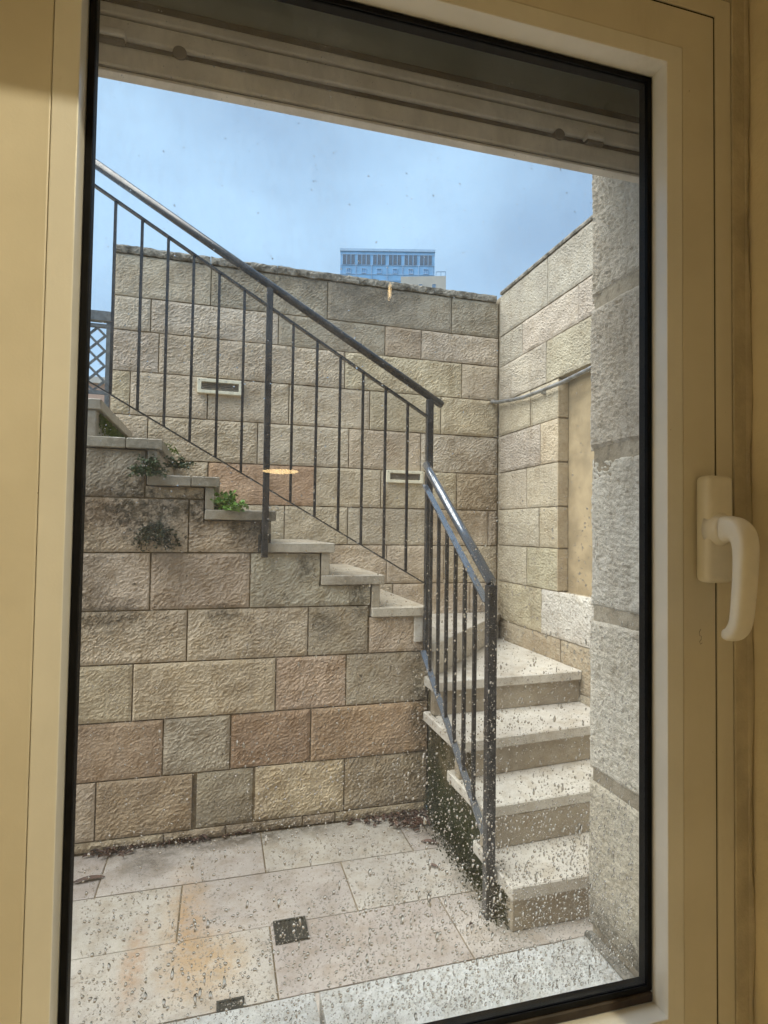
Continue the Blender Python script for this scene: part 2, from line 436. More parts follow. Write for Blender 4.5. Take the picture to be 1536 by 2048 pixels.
def zinc():
    n = N('galvanised_pipe'); p = n.pos()
    c = n.mix(n.rng(n.noise(p, 26, 4, 0.6), 0.4, 0.65), (0.42, 0.44, 0.46), (0.25, 0.25, 0.25))
    return n.done(c, 0.38, None, metal=0.65, spec=0.5)
M['zinc'] = zinc()
def plain(name, col, rough=0.6, spec=0.4, nscale=30, var=0.12, bumpd=0.0006, metal=0.0):
    n = N(name); p = n.pos()
    c = n.mix(n.rng(n.noise(p, nscale, 4, 0.6), 0.3, 0.7), tuple(x*(1-var) for x in col), tuple(min(1, x*(1+var)) for x in col))
    return n.done(c, rough, n.bump(n.noise(p, 180, 3, 0.6), 0.35, bumpd), spec=spec, metal=metal)
M['vent'] = plain('cream_plastic', (0.76, 0.71, 0.55), 0.5)
M['vent_dark'] = plain('grille_grey', (0.26, 0.24, 0.21), 0.7)
M['drain'] = plain('drain_iron', (0.022, 0.024, 0.022), 0.45, 0.6, 60, 0.4)
M['plaster'] = plain('cream_plaster', (0.37, 0.29, 0.18), 0.85, 0.2, 7, 0.2, 0.004)
M['leaf_dark'] = plain('weed_leaf_dark', (0.045, 0.075, 0.03), 0.6, 0.4, 40, 0.4)
M['leaf_bright'] = plain('weed_leaf_bright', (0.12, 0.24, 0.035), 0.55, 0.4, 40, 0.35)
M['leaf_grimy'] = plain('weed_leaf_grimy', (0.022, 0.032, 0.018), 0.7, 0.3, 40, 0.4)
M['moss'] = plain('moss_green', (0.085, 0.12, 0.018), 0.9, 0.2, 30, 0.45)
M['litter'] = plain('dead_leaf', (0.075, 0.035, 0.022), 0.6, 0.5, 25, 0.5)

def sash_paint(nm='cream_powder_coat', rough=0.40):
    n = N(nm); p = n.pos()
    c = n.mix(n.rng(n.noise(p, 9, 4, 0.6), 0.3, 0.7), (0.70, 0.655, 0.55), (0.76, 0.715, 0.61))
    c = n.mix(n.rng(n.noise(p, 85, 3, 0.75), 0.745, 0.79), c, (0.30, 0.25, 0.19))
    grime = n.rng(n.noise(n.mapv(p, (1, 1, 0.25)), 14, 5, 0.7), 0.55, 0.80)
    c = n.mix(n.math('MULTIPLY', grime, 0.22), c, (0.36, 0.31, 0.23))
    rr = n.rng(n.noise(p, 26, 4, 0.6), 0.3, 0.7, rough*0.8, rough*1.25)
    return n.done(c, rr, n.bump(n.noise(p, 420, 3, 0.6), 0.25, 0.0004), spec=0.5)
M['sash'] = sash_paint()
M['bead'] = sash_paint('cream_bead_skylit', 0.20)
for nd in M['bead'].node_tree.nodes:
    if nd.type == 'MIX_RGB' and abs(nd.inputs[1].default_value[0]-0.70) < 1e-3: nd.inputs[1].default_value = (0.80, 0.79, 0.75, 1); nd.inputs[2].default_value = (0.86, 0.85, 0.81, 1)  # whiter than the sash: sky light on the beads put into their colour
M['trim'] = plain('cream_trim', (0.56, 0.50, 0.385), 0.7, 0.3, 22, 0.14, 0.002)
M['handle'] = plain('ivory_handle', (0.86, 0.82, 0.73), 0.36, 0.5, 30, 0.04, 0.0003)
M['rubber'] = plain('black_rubber', (0.006, 0.006, 0.007), 0.6, 0.15, 40, 0.3)
M['brownrubber'] = plain('brown_seal', (0.035, 0.024, 0.017), 0.55, 0.4, 40, 0.4)
M['shutter'] = plain('shutter_beige', (0.78, 0.72, 0.63), 0.6, 0.35, 16, 0.12, 0.001)
M['shutter_dark'] = plain('shutter_shadow_gap', (0.13, 0.10, 0.07), 0.7, 0.3)
M['shutter_head'] = plain('shutter_head_grey', (0.38, 0.39, 0.33), 0.7, 0.3, 6, 0.1)
M['stopper'] = plain('stopper_grey', (0.20, 0.165, 0.13), 0.6)
M['roomwall'] = plain('tan_wall_paint', (0.84, 0.74, 0.55), 0.85, 0.2, 6, 0.08, 0.0015)
M['ceiling'] = plain('ceiling_paint', (0.80, 0.77, 0.70), 0.9, 0.1)
M['roomfloor'] = plain('room_floor_tiles', (0.46, 0.40, 0.32), 0.7, 0.3)
M['earth'] = plain('dry_earth', (0.24, 0.19, 0.12), 0.95, 0.1, 0.5, 0.25, 0.02)
M['lampbody'] = plain('lamp_body', (0.30, 0.26, 0.20), 0.5)

def glow(name, col, strength):
    n = N(name); n.bsdf.inputs['Base Color'].default_value = (*col, 1)
    n.bsdf.inputs['Emission Color'].default_value = (*col, 1); n.bsdf.inputs['Emission Strength'].default_value = strength
    return n.m
M['bulb'] = glow('lamp_glow', (1.0, 0.68, 0.30), 5.0)
M['bulb_small'] = glow('lamp_glow_strong', (1.0, 0.68, 0.32), 5.0)
M['spot_glow'] = glow('downlight_glow', (1.0, 0.80, 0.55), 30.0)

def pane_material():
    n = N('window_glass'); t = n.t
    t.nodes.remove(n.bsdf)
    tr = n.new("ShaderNodeBsdfTransparent"); tr.inputs[0].default_value = (0.965, 0.985, 0.98, 1)
    gl = n.new("ShaderNodeBsdfGlossy"); gl.inputs['Roughness'].default_value = 0.0
    fr = n.new("ShaderNodeFresnel"); fr.inputs[0].default_value = 1.5
    a = n.new("ShaderNodeMixShader"); n.put(a.inputs[0], fr.outputs[0]); n.put(a.inputs[1], tr.outputs[0]); n.put(a.inputs[2], gl.outputs[0])
    df = n.new("ShaderNodeBsdfDiffuse"); df.inputs[0].default_value = (0.8, 0.8, 0.78, 1)
    tl = n.new("ShaderNodeBsdfTranslucent"); tl.inputs[0].default_value = (0.8, 0.8, 0.78, 1)
    ad = n.new("ShaderNodeMixShader"); ad.inputs[0].default_value = 0.7
    n.put(ad.inputs[1], df.outputs[0]); n.put(ad.inputs[2], tl.outputs[0])
    o = n.objco()
    st = n.noise(n.mapv(o, (5, 5, 1.1)), 3.0, 5, 0.6, 0.6); fi = n.noise(n.mapv(o, (60, 60, 22)), 3.0, 3, 0.6)
    dust_veil = n.math('MULTIPLY', n.rng(st, 0.32, 0.78, 0.028, 0.105), n.rng(fi, 0.3, 0.75, 0.6, 1.5))  # pale film thickened to paint the milky haze over the view
    b = n.new("ShaderNodeMixShader"); n.put(b.inputs[0], dust_veil); n.put(b.inputs[1], a.outputs[0]); n.put(b.inputs[2], ad.outputs[0])
    t.links.new(b.outputs[0], n.out.inputs[0])
    return n.m
M['pane'] = pane_material()
def clear_pane_material():
    n = N('inner_glass'); t = n.t; t.nodes.remove(n.bsdf)
    tr = n.new("ShaderNodeBsdfTransparent"); tr.inputs[0].default_value = (0.97, 0.985, 0.98, 1)
    gl = n.new("ShaderNodeBsdfGlossy"); gl.inputs['Roughness'].default_value = 0.0
    fr = n.new("ShaderNodeFresnel"); fr.inputs[0].default_value = 1.45
    a = n.new("ShaderNodeMixShader"); n.put(a.inputs[0], fr.outputs[0]); n.put(a.inputs[1], tr.outputs[0]); n.put(a.inputs[2], gl.outputs[0])
    t.links.new(a.outputs[0], n.out.inputs[0])
    return n.m
M['pane_in'] = clear_pane_material()
def water_material():
    n = N('rain_water')
    b = n.bsdf
    b.inputs['Base Color'].default_value = (1, 1, 1, 1); b.inputs['Roughness'].default_value = 0.0
    b.inputs['IOR'].default_value = 1.333; b.inputs['Transmission Weight'].default_value = 1.0
    return n.m
M['water'] = water_material()

def srgb(r, g, b):
    f = lambda v: (v/255/12.92 if v/255 <= 0.04045 else ((v/255+0.055)/1.055)**2.4)
    return (f(r), f(g), f(b))

# ------------------------------------------------------------------ ground, patio floor
def ring_ground():
    V, F = [], []
    xs = [-3000, -3.4, 2.6, 3000]; ys = [-3000, -5.2, 4.4, 3000]; zt = 0.70
    for y in ys:
        for x in xs: V.append((x, y, zt))
    for j in range(3):
        for i in range(3):
            if (i, j) != (1, 1): F.append((j*4+i, j*4+i+1, (j+1)*4+i+1, (j+1)*4+i))
    return link_mesh('ground', V, F, M['earth'])
tag(ring_ground(), kind='structure')

floor = MB().box(-3.3, 2.5, 0.80, 3.0, GROUND-0.12, GROUND-0.006).build('patio_floor', M['mortar'])
tag(floor, kind='structure')
PF = lambda u, v, h: (u, v, GROUND+h)
paver_tints = [tuple(q*0.92 for q in t_) for t_ in [(0.49, 0.465, 0.425), (0.46, 0.425, 0.40), (0.50, 0.475, 0.44), (0.46, 0.42, 0.40), (0.49, 0.455, 0.43)]]
rows = [(2.622, 2.968, [-3.0, -2.2, -1.5, -0.98, -0.46, 0.228, 0.916, 1.11]),
        (2.271, 2.622, [-3.0, -2.3, -1.6, -0.85, -0.12, 0.563, 1.11]),
        (1.915, 2.271, [-3.0, -2.4, -1.7, -1.1, -0.50, 0.215, 0.903, 2.02]),
        (1.56, 1.915, [-3.0, -2.2, -1.4, -0.6, -0.10, 0.55, 1.25, 2.02]),
        (1.20, 1.56, [-3.0, -2.4, -1.6, -0.9, -0.2, 0.50, 1.15, 2.02]),
        (0.86, 1.20, [-3.0, -2.2, -1.4, -0.7, 0.1, 0.75, 1.4, 2.02])]
k = 0
drains = [(0.228, 0.352, 2.158, 2.282), (0.022, 0.108, 1.872, 1.948)]
for (v0, v1, us) in rows:
    for a, b in zip(us[:-1], us[1:]):
        rects = [(a+0.003, b-0.003, v0+0.003, v1-0.003)]
        block('paver', rects, PF, M['floor'], floor, paver_tints[k % 5], amp=0.0012, seed=40+k, step=0.05, flat=True, skirt=0.02, edge=0.006, drop=0.002, proud=random.uniform(-0.001, 0.0015))
        k += 1
# drains sit in a cut through the flags: frames stand 3 mm proud of them
def drain(x0, x1, y0, y1, label, full=True):
    t = tag(empty('floor_drain', ((x0+x1)/2, (y0+y1)/2, GROUND)), label, 'drain', 'square drains in the patio floor')
    a, b = (x1-x0)/2, (y1-y0)/2
    MB().box(-a, a, -b, b, 0.001, 0.004).build('drain_tray', M['drain'], t)
    m = MB()
    for s in (-1, 1):
        m.bar((-a, s*(b-0.005), 0.006), (a, s*(b-0.005), 0.006), 0.008, 0.006)
        m.bar((s*(a-0.005), -b+0.009, 0.006), (s*(a-0.005), b-0.009, 0.006), 0.008, 0.006)
    m.build('drain_rim', M['drain'], t)
    nb = 6
    for i in range(nb):
        x = -a+0.012+(2*a-0.024)*(i+0.5)/nb
        MB().box(x-0.0035, x+0.0035, -b+0.010, b-0.010, 0.0045, 0.008).build('drain_bar', M['drain'], t)
drain(*drains[0], 'square dark iron drain grate among the flagstones, in front of the steps')
drain(*drains[1], 'small dark drain grate just beyond the bright window sill')

# ------------------------------------------------------------------ garden wall (back), side wall
YB, XR, YF, XL = 3.96, 2.02, 2.968, 1.11
base_tint = lambda lo=0.92, hi=1.08: np.array((0.655, 0.57, 0.455))*random.uniform(0.95, 1.05)*np.array((1, random.uniform(0.97, 1.02), random.uniform(0.92, 1.05)))

def wall_rows(P, zs, joints, mat, parent, special=None, fsr=(1.05, 1.5), step=0.0088, gap=0.0036, amp=0.0056, seed0=100, flip=False, clip=None, tint=base_tint, name='stone'):
    q = seed0
    for r, us in enumerate(joints):
        z1, z0 = zs[r], zs[r+1]
        for a, b in zip(us[:-1], us[1:]):
            q += 3
            rects = [(a+gap, b-gap, z0+gap, z1-gap)]
            if clip: rects = clip(a+gap, b-gap, z0+gap, z1-gap)
            if not rects: continue
            col = tuple(tint())
            if special and (r, round(a, 3)) in special: col = special[(r, round(a, 3))]
            block(name, rects, P, mat, parent, col, amp=amp*random.uniform(0.65, 1.2), seed=q, proud=random.uniform(-0.002, 0.004), flip=flip, fs=random.uniform(*fsr), step=step, rag=0.0022 if len(rects) == 1 else 0)

garden_wall = tag(empty('garden_wall', (0.6, YB, GROUND)), 'tall hewn limestone wall with two vents, behind the upper stair flight', 'wall')
gw_inv = Vector(garden_wall.location)
def in_parent(P, o):
    l = Vector(o.location)
    return lambda u, v, h: tuple(Vector(P(u, v, h))-l)
MB().box(-0.69-0.6, 2.30-0.6, 0.012, 0.25, 0, 1.752-GROUND).build('mortar_bed', M['mortar'], garden_wall)
PB = in_parent(lambda u, v, h: (u, YB-h, v), garden_wall)
zb = [1.752, 1.478, 1.259, 0.996, 0.715, 0.433, 0.158, -0.107, -0.382, -0.655, -0.93]
L, E = -0.69, 2.018
jb = [[L, -0.095, 0.692, 1.631, E],
      [L, -0.463, 0.354, 1.117, 1.393, E],
      [L, -0.409, 0.126, 0.823, 1.718, E],
      [L, -0.575, -0.10, 0.436, 1.010, 1.553, E],
      [L, -0.463, 0.229, 0.861, 1.399, E],
      [L, -0.086, 0.630, 1.10, 1.684, E],
      [0.05, 0.42, 0.861, 1.478, 1.945, E],
      [0.30, 0.72, 1.15, 1.591, E],
      [0.60, 1.20, 1.802, E],
      [0.90, 1.55, E]]
pink = srgb(205, 160, 125)
wall_rows(PB, zb, jb, M['back'], garden_wall, flip=False, seed0=100,
          special={(5, -0.086): (0.60, 0.425, 0.30), (0, -0.095): (0.46, 0.41, 0.33), (0, 0.692): (0.43, 0.385, 0.315), (0, 1.631): (0.44, 0.395, 0.32),
                   (1, 1.117): (0.52, 0.43, 0.34), (3, L): (0.60, 0.51, 0.37), (1, 0.354): (0.46, 0.41, 0.33), (6, 0.861): (0.60, 0.54, 0.44)})
# coping of thin slabs with a weathered, dirty edge
cj = [-0.70, -0.1, 0.34, 0.92, 1.36, 2.0]
n_c = N('weathered_coping'); p_ = n_c.pos()
c_ = n_c.mix(n_c.rng(n_c.noise(p_, 16, 5, 0.7), 0.40, 0.62), (0.36, 0.33, 0.28), (0.12, 0.11, 0.09))
M['coping'] = n_c.done(c_, 0.9, n_c.bump(n_c.noise(p_, 60, 5, 0.7), 1.0, 0.012), spec=0.2)
for i, (a, b) in enumerate(zip(cj[:-1], cj[1:])):
    block('coping_stone', [(a+0.002, b-0.002, 1.7555, 1.803)], in_parent(lambda u, v, h: (u, YB-0.012-h, v), garden_wall), M['coping'], garden_wall, (0.3, 0.28, 0.23), amp=0.006, seed=300+i, step=0.011, skirt=0.26, rag=0.006)
# the two vents
def vent(x0, x1, z0, z1, label):
    t = tag(empty('wall_vent', ((x0+x1)/2, YB-0.012, (z0+z1)/2)), label, 'vent', 'cream vents in the garden wall')
    a, b = (x1-x0)/2, (z1-z0)/2
    f = MB(); f.frame(-a+0.026, a-0.026, -b+0.022, b-0.022, (0.026, 0.026, 0.022, 0.022), -0.012, 0.03, 0.003); f.build('vent_frame', M['vent'], t)
    MB().box(-a+0.02, a-0.02, 0.012, 0.02, -b+0.02, b-0.02).build('vent_back', M['vent_dark'], t)
    for i in range(4):
        z = -b+0.027+(2*b-0.054)*(i+0.5)/4
        MB().bar((-a+0.026, 0.004, z), (a-0.026, 0.004, z), 0.010, 0.002, (0, 0.5, 1)).build('louvre', M['vent_dark'], t)
    for sx in (-1, 1):
        MB().tube([(sx*(a-0.012), -0.0145, b-0.012), (sx*(a-0.012), -0.0110, b-0.012)], 0.004, 8).build('screw', M['vent_dark'], t)
vent(-0.166, 0.125, 0.885, 0.982, 'cream framed vent high in the garden wall, behind the left railing half')
vent(1.137, 1.416, 0.341, 0.432, 'cream framed vent low in the garden wall, just left of the tall post')

side_wall = tag(empty('side_wall', (XR, 2.6, GROUND)), 'pale hewn limestone wall with a plastered niche, right of the steps', 'wall')
sl = Vector(side_wall.location)
def sbox(x0, x1, y0, y1, z0, z1, mat, name):
    return MB().box(x0-XR, x1-XR, y0-2.6, y1-2.6, z0-GROUND, z1-GROUND).build(name, mat, side_wall)
NZ0, NZ1, NY1, NY0, ND = -0.366, 0.972, 3.148, 2.42, 0.075
sbox(XR+0.010, XR+0.28, NY1+0.008, 4.21, GROUND, 1.80, M['mortar_pale'], 'mortar_bed')
sbox(XR+0.010, XR+0.28, NY0, NY1+0.008, GROUND, NZ0-0.006, M['mortar_pale'], 'mortar_bed')
sbox(XR+0.010, XR+0.28, NY0, NY1+0.008, NZ1+0.006, 1.80, M['mortar_pale'], 'mortar_bed')
sbox(XR+0.010, XR+0.28, 0.846, NY0, GROUND, 1.80, M['mortar_pale'], 'mortar_bed')
sbox(XR+ND, XR+0.28, NY0, NY1+0.008, NZ0-0.006, NZ1+0.006, M['plaster'], 'niche_panel')
PS = in_parent(lambda u, v, h: (XR-h, u, v), side_wall)
zr = [1.799, 1.482, 1.248, 0.972, 0.720, 0.443, 0.164, -0.099, -0.366, -0.655, -0.93, -1.22, GROUND+0.004]
S0, S1 = 0.85, 3.945
jr = [[S0, 1.5, 2.2, 2.78, 3.278, S1], [S0, 1.7, 2.3, 2.944, 3.605, S1], [S0, 1.6, 2.4, 2.62, 3.291, S1]]
js = [[3.489], [3.361], [3.536], [3.368], [3.523]]
for jj in js: jr.append([NY1, *jj, S1])
jr += [[S0, 1.5, 2.1, 2.72, 3.335, S1], [S0, 1.4, 2.3, 3.115, 3.577, S1], [S0, 1.6, 2.2, 2.8, 3.3, S1], [S0, 1.5, 2.2, 2.9, 3.4, S1]]
side_tint = lambda: np.array((0.50, 0.455, 0.375))*random.uniform(0.93, 1.07)*np.array((1, random.uniform(0.975, 1.02), random.uniform(0.9, 1.04)))
wall_rows(PS, zr, jr, M['side'], side_wall, flip=False, seed0=500, tint=side_tint,
          special={(0, 3.278): (0.45, 0.42, 0.36), (0, 2.78): (0.46, 0.43, 0.37), (1, 3.605): (0.44, 0.41, 0.35), (8, 2.72): (0.62, 0.60, 0.56), (4, NY1): (0.58, 0.50, 0.38)})
for r in range(3, 8):      # the near half of the wall beyond the niche, in steps with the same courses
    for a, b in ((S0, 1.55), (1.55, NY0)):
        block('stone', [(a+0.005, b-0.005, zr[r+1]+0.005, zr[r]-0.005)], PS, M['side'], side_wall, tuple(side_tint()), seed=700+r, step=0.03)
# dressed jamb of the niche: smooth face turned towards the window
for r in range(3, 8):
    PJ = in_parent(lambda u, v, h: (u, NY1-h, v), side_wall)
    block('jamb_stone', [(XR+0.001, XR+ND-0.004, zr[r+1]+0.006, zr[r]-0.006)], PJ, M['side'], side_wall, (0.50, 0.42, 0.30), amp=0.002, seed=800+r, flat=True, step=0.03, skirt=0.006, proud=0.004, drop=0.002)
for i, (a, b) in enumerate(((S0, 1.7), (1.7, 2.6), (2.6, 3.3), (3.3, 3.93))):
    block('coping_stone', [(a+0.003, b-0.003, 1.8025, 1.825)], in_parent(lambda u, v, h: (XR-0.012-h, u, v), side_wall), M['coping'], side_wall, (0.4, 0.37, 0.3), amp=0.003, seed=340+i, step=0.02, skirt=0.28)

# galvanised pipe sagging across the corner
pp = [(1.965, 3.968, 0.988), (1.975, 3.90, 0.972), (1.985, 3.70, 0.945), (1.985, 3.50, 0.925), (1.985, 3.252, 0.918), (1.985, 3.05, 0.916), (1.985, 2.79, 0.926), (1.985, 2.4, 0.945)]
pipe = tag(empty('wall_pipe', pp[0]), 'thin galvanised pipe sagging out of the wall corner above the niche', 'pipe')
MB().tube([tuple(Vector(q)-Vector(pp[0])) for q in pp], 0.0125, 12, ref=(1, 0, 0)).build('pipe_tube', M['zinc'], pipe, True)
MB().tube([(0.0, -0.035, -0.005), (0.0, -0.020, -0.003)], 0.017, 12, ref=(1, 0, 0)).build('pipe_collar', M['vent_dark'], pipe, True)
for y_ in (3.30, 2.75):
    MB().box(1.995-pp[0][0], 2.028-pp[0][0], y_-0.008-pp[0][1], y_+0.008-pp[0][1], 0.900-pp[0][2], 0.936-pp[0][2], 0.002).build('pipe_clip', M['zinc'], pipe)

# ------------------------------------------------------------------ staircase
stairs = tag(empty('stone_staircase', (0.6, YF, GROUND)), 'limestone staircase turning left at the corner, climbing in front of the garden wall', 'staircase')
so = Vector(stairs.location)
TH = 0.050
T = {6: -0.411, 7: -0.239, 8: -0.071, 9: 0.089, 10: 0.250, 11: 0.422, 12: 0.597, 13: 0.765}
NX = {6: 1.095, 7: 0.849, 8: 0.576, 9: 0.272, 10: -0.006, 11: -0.274, 12: -0.549, 13: -0.828, 14: -3.0}
RX = {k_: NX[k_]-0.075 for k_ in range(7, 15)}
tint_t = lambda: tuple(np.array((0.60, 0.58, 0.54))*random.uniform(0.93, 1.05))
def sprism(pts, z0, z1, name, mat, col, bevel=0.004):
    m = MB().prism([(x-so.x, y-so.y) for x, y in pts], z0-so.z, z1-so.z, bevel)
    if name == 'tread':          # worn, slightly chipped arrises
        for _ in range(3):
            es = [e for e in m.bm.edges if e.calc_length() > 0.06]
            if es: bmesh.ops.subdivide_edges(m.bm, edges=es, cuts=1, use_grid_fill=True)
        m.bm.normal_update()
        for v in m.bm.verts:
            w = v.co+so
            a = float(gnoise(w.x*38+w.z*17, w.y*38, 61)); b = float(gnoise(w.x*9, w.y*9+w.z*21, 62))
            v.co += v.normal*(0.0012*b + 0.0012*a - (0.0035*max(0.0, a-0.25) if len(v.link_faces) != 4 or max(abs(c) for c in v.normal) < 0.97 else 0))
    return m.build(name, mat, stairs, color=col)
YN = 2.945          # front edge of the treads, 23 mm proud of the supporting wall
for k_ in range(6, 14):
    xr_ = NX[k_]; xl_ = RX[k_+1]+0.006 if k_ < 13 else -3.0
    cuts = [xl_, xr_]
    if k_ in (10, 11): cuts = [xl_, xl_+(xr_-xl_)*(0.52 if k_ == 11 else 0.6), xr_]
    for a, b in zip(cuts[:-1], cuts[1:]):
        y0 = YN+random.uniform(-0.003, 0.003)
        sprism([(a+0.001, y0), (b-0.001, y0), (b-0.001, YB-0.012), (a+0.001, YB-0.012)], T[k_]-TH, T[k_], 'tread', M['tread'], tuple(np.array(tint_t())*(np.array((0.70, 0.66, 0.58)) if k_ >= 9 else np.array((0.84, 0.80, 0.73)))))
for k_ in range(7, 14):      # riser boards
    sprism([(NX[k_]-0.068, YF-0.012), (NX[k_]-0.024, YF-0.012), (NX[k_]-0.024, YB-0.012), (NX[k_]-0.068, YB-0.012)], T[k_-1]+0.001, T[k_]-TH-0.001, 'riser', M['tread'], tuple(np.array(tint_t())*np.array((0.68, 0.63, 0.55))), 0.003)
# lower flight: straight steps, a wedge, a diagonal winder
TL = {1: -1.335, 2: -1.153, 3: -0.972, 4: -0.790, 5: -0.603}
FY = {1: (1.978, 1.978), 2: (2.225, 2.275), 3: (2.475, 2.56), 4: (2.835, 2.885)}     # left, right ends of each nosing
XS, XE = 1.072, XR-0.004
back = {1: 2.33, 2: 2.62, 3: 2.95, 4: YB-0.012}
thk = {1: 0.062, 2: 0.0, 3: 0.048, 4: 0.045}
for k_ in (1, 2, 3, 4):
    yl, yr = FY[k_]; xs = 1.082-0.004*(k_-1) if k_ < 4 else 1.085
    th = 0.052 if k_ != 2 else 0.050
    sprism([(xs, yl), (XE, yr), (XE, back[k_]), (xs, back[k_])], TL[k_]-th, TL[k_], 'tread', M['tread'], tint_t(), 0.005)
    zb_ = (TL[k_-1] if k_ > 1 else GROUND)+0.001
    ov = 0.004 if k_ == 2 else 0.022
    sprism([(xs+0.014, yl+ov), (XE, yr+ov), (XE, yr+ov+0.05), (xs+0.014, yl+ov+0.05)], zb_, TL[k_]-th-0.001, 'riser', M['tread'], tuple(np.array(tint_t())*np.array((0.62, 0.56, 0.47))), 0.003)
# winder (5) and the riser below it and the one under step 6
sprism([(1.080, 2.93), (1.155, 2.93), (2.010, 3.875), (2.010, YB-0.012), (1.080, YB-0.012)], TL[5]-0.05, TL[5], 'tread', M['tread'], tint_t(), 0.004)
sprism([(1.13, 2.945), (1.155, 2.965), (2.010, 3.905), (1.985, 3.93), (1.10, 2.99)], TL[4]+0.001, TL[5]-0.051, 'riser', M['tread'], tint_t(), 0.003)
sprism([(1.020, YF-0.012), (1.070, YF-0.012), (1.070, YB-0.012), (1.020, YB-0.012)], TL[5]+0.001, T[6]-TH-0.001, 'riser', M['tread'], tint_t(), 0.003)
# cores (rubble fill behind the facing), kept inside the facing stones
core = MB()
for k_ in range(6, 14):
    xl_, xr_ = RX[k_+1]-0.0, (RX[k_] if k_ > 6 else 1.02)
    core.box(xl_-so.x, xr_-so.x, 0.010, YB-0.014-so.y, 0, T[k_]-TH-0.004-so.z)
core.build('mortar_bed', M['mortar'], stairs)
c2 = MB()
for k_ in (1, 2, 3, 4):
    y0, y1 = max(FY[k_])+0.08, (min(FY[k_+1])+0.08 if k_ < 4 else YB-0.014)
    c2.box(XL+0.02-so.x, XE-0.01-so.x, y0-so.y, y1-so.y, 0, TL[k_]-0.058-so.z)
c2.build('rubble_core', M['mortar_dark'], stairs)
# mossy rendered flank of the lower flight
PX = in_parent(lambda u, v, h: (XL-h, u, v), stairs)
rc = []
edges = [2.02, 2.26, 2.50, 2.86, YF-0.004]
for i, k_ in enumerate((1, 2, 3, 4)):
    rc.append((edges[i], edges[i+1], GROUND+0.001, TL[k_]-0.055))
block('flank', rc, PX, M['mossy'], stairs, (0.2, 0.2, 0.1), amp=0.010, seed=900, step=0.014, skirt=0.05, drop=0.0)

# supporting wall of the upper flight, course by course, cut to the line of the steps
brk = sorted(RX[k_] for k_ in RX)
def zmax(x):
    for k_ in range(6, 14):
        lo = RX[k_+1]; hi = RX[k_] if k_ > 6 else 1.2
        if lo <= x < hi: return T[k_]-TH-0.004
    return 9
def clip_steps(a, b, z0, z1):
    out = []; xs = [a]+[x for x in brk if a < x < b]+[b]
    for p0, p1 in zip(xs[:-1], xs[1:]):
        t_ = min(z1, zmax((p0+p1)/2)-0.001)
        if t_-z0 > 0.012 and p1-p0 > 0.02: out.append((p0, p1, z0, t_))
    return out
PFW = in_parent(lambda u, v, h: (u, YF-h, v), stairs)
zf = [0.72, 0.39, 0.138, -0.124, -0.400, -0.653, -0.922, -1.192, -1.462, GROUND+0.002]
W0, W1 = -3.0, 1.108
jf = [[W0, -2.2, -1.5, -0.92, -0.60], [W0, -2.4, -1.7, -1.1, -0.70, -0.352, 0.0], [W0, -2.3, -1.6, -0.95, -0.149, 0.30], [W0, -2.4, -1.8, -1.2, -0.78, -0.318, 0.150, W1],
      [W0, -2.3, -1.6, -0.9, -0.144, 0.447, 0.765, W1], [W0, -2.2, -1.5, -0.95, -0.383, 0.287, 0.651, W1], [W0, -2.4, -1.7, -1.0, -0.241, 0.072, 0.470, W1],
      [W0, -2.3, -1.7, -1.1, -0.529, -0.100, 0.187, 0.650, W1], [W0, -2.1, -1.3, -0.7, -0.228, 0.059, 0.437, 0.605, W1]]
ft = lambda: np.array((0.63, 0.535, 0.415))*random.uniform(0.94, 1.06)*np.array((1, random.uniform(0.97, 1.02), random.uniform(0.92, 1.05)))
wall_rows(PFW, zf, jf, M['front'], stairs, seed0=1000, tint=ft, clip=clip_steps, amp=0.0056, fsr=(1.2, 1.7), step=0.0078,
          special={(6, -1.0): (0.50, 0.38, 0.275), (6, -0.241): (0.49, 0.435, 0.35), (6, 0.072): (0.46, 0.33, 0.23), (6, 0.470): (0.54, 0.40, 0.275), (5, 0.287): (0.57, 0.44, 0.34),
                   (3, -0.318): (0.54, 0.44, 0.35), (3, 0.150): (0.50, 0.46, 0.37), (7, -0.100): (0.44, 0.39, 0.30), (7, -0.529): (0.48, 0.38, 0.27),
                   (4, 0.447): (0.46, 0.40, 0.31), (1, -0.70): (0.46, 0.40, 0.32), (5, 0.651): (0.48, 0.42, 0.33), (7, 0.650): (0.46, 0.385, 0.28)})

# ------------------------------------------------------------------ railings
def P3(*a): return tuple(a)
YR = 2.928
rail_u = tag(empty('stair_railing', (1.083, YR, -0.69)), 'long dark metal railing of the upper flight, with thin balusters and two posts', 'railing')
uo = Vector(rail_u.location)
loc = lambda o: (lambda p: tuple(Vector(p)-o))
lu = loc(uo)
slope = (1.71-0.686)/(-0.616-1.16)
top_z = lambda x: 0.686+slope*(x-1.16)
low_z = lambda x: 0.626+(1.603-0.626)/(-0.613-1.059)*(x-1.059)
bot_z = lambda x: -0.278+(0.637+0.278)/(-0.544-1.056)*(x-1.056)
xe = -1.05
MB().tube([lu((xe, YR, top_z(xe))), lu((1.150, YR, top_z(1.150))), lu((1.158, YR, top_z(1.158)))], [(0.021, 0.021), (0.021, 0.021), (0.015, 0.015)], 16).build('handrail', M['rail'], rail_u, True)
MB().bar(lu((xe, YR, low_z(xe))), lu((1.068, YR, low_z(1.068))), 0.026, 0.010).build('upper_rail', M['rail'], rail_u)
MB().bar(lu((xe, YR, bot_z(xe))), lu((1.068, YR, bot_z(1.068))), 0.026, 0.006).build('bottom_rail', M['rail'], rail_u)
MB().box(0.200-uo.x, 0.232-uo.x, -0.016, 0.016, -0.145-uo.z, top_z(0.216)-0.015-uo.z, 0.002).build('post', M['rail'], rail_u)
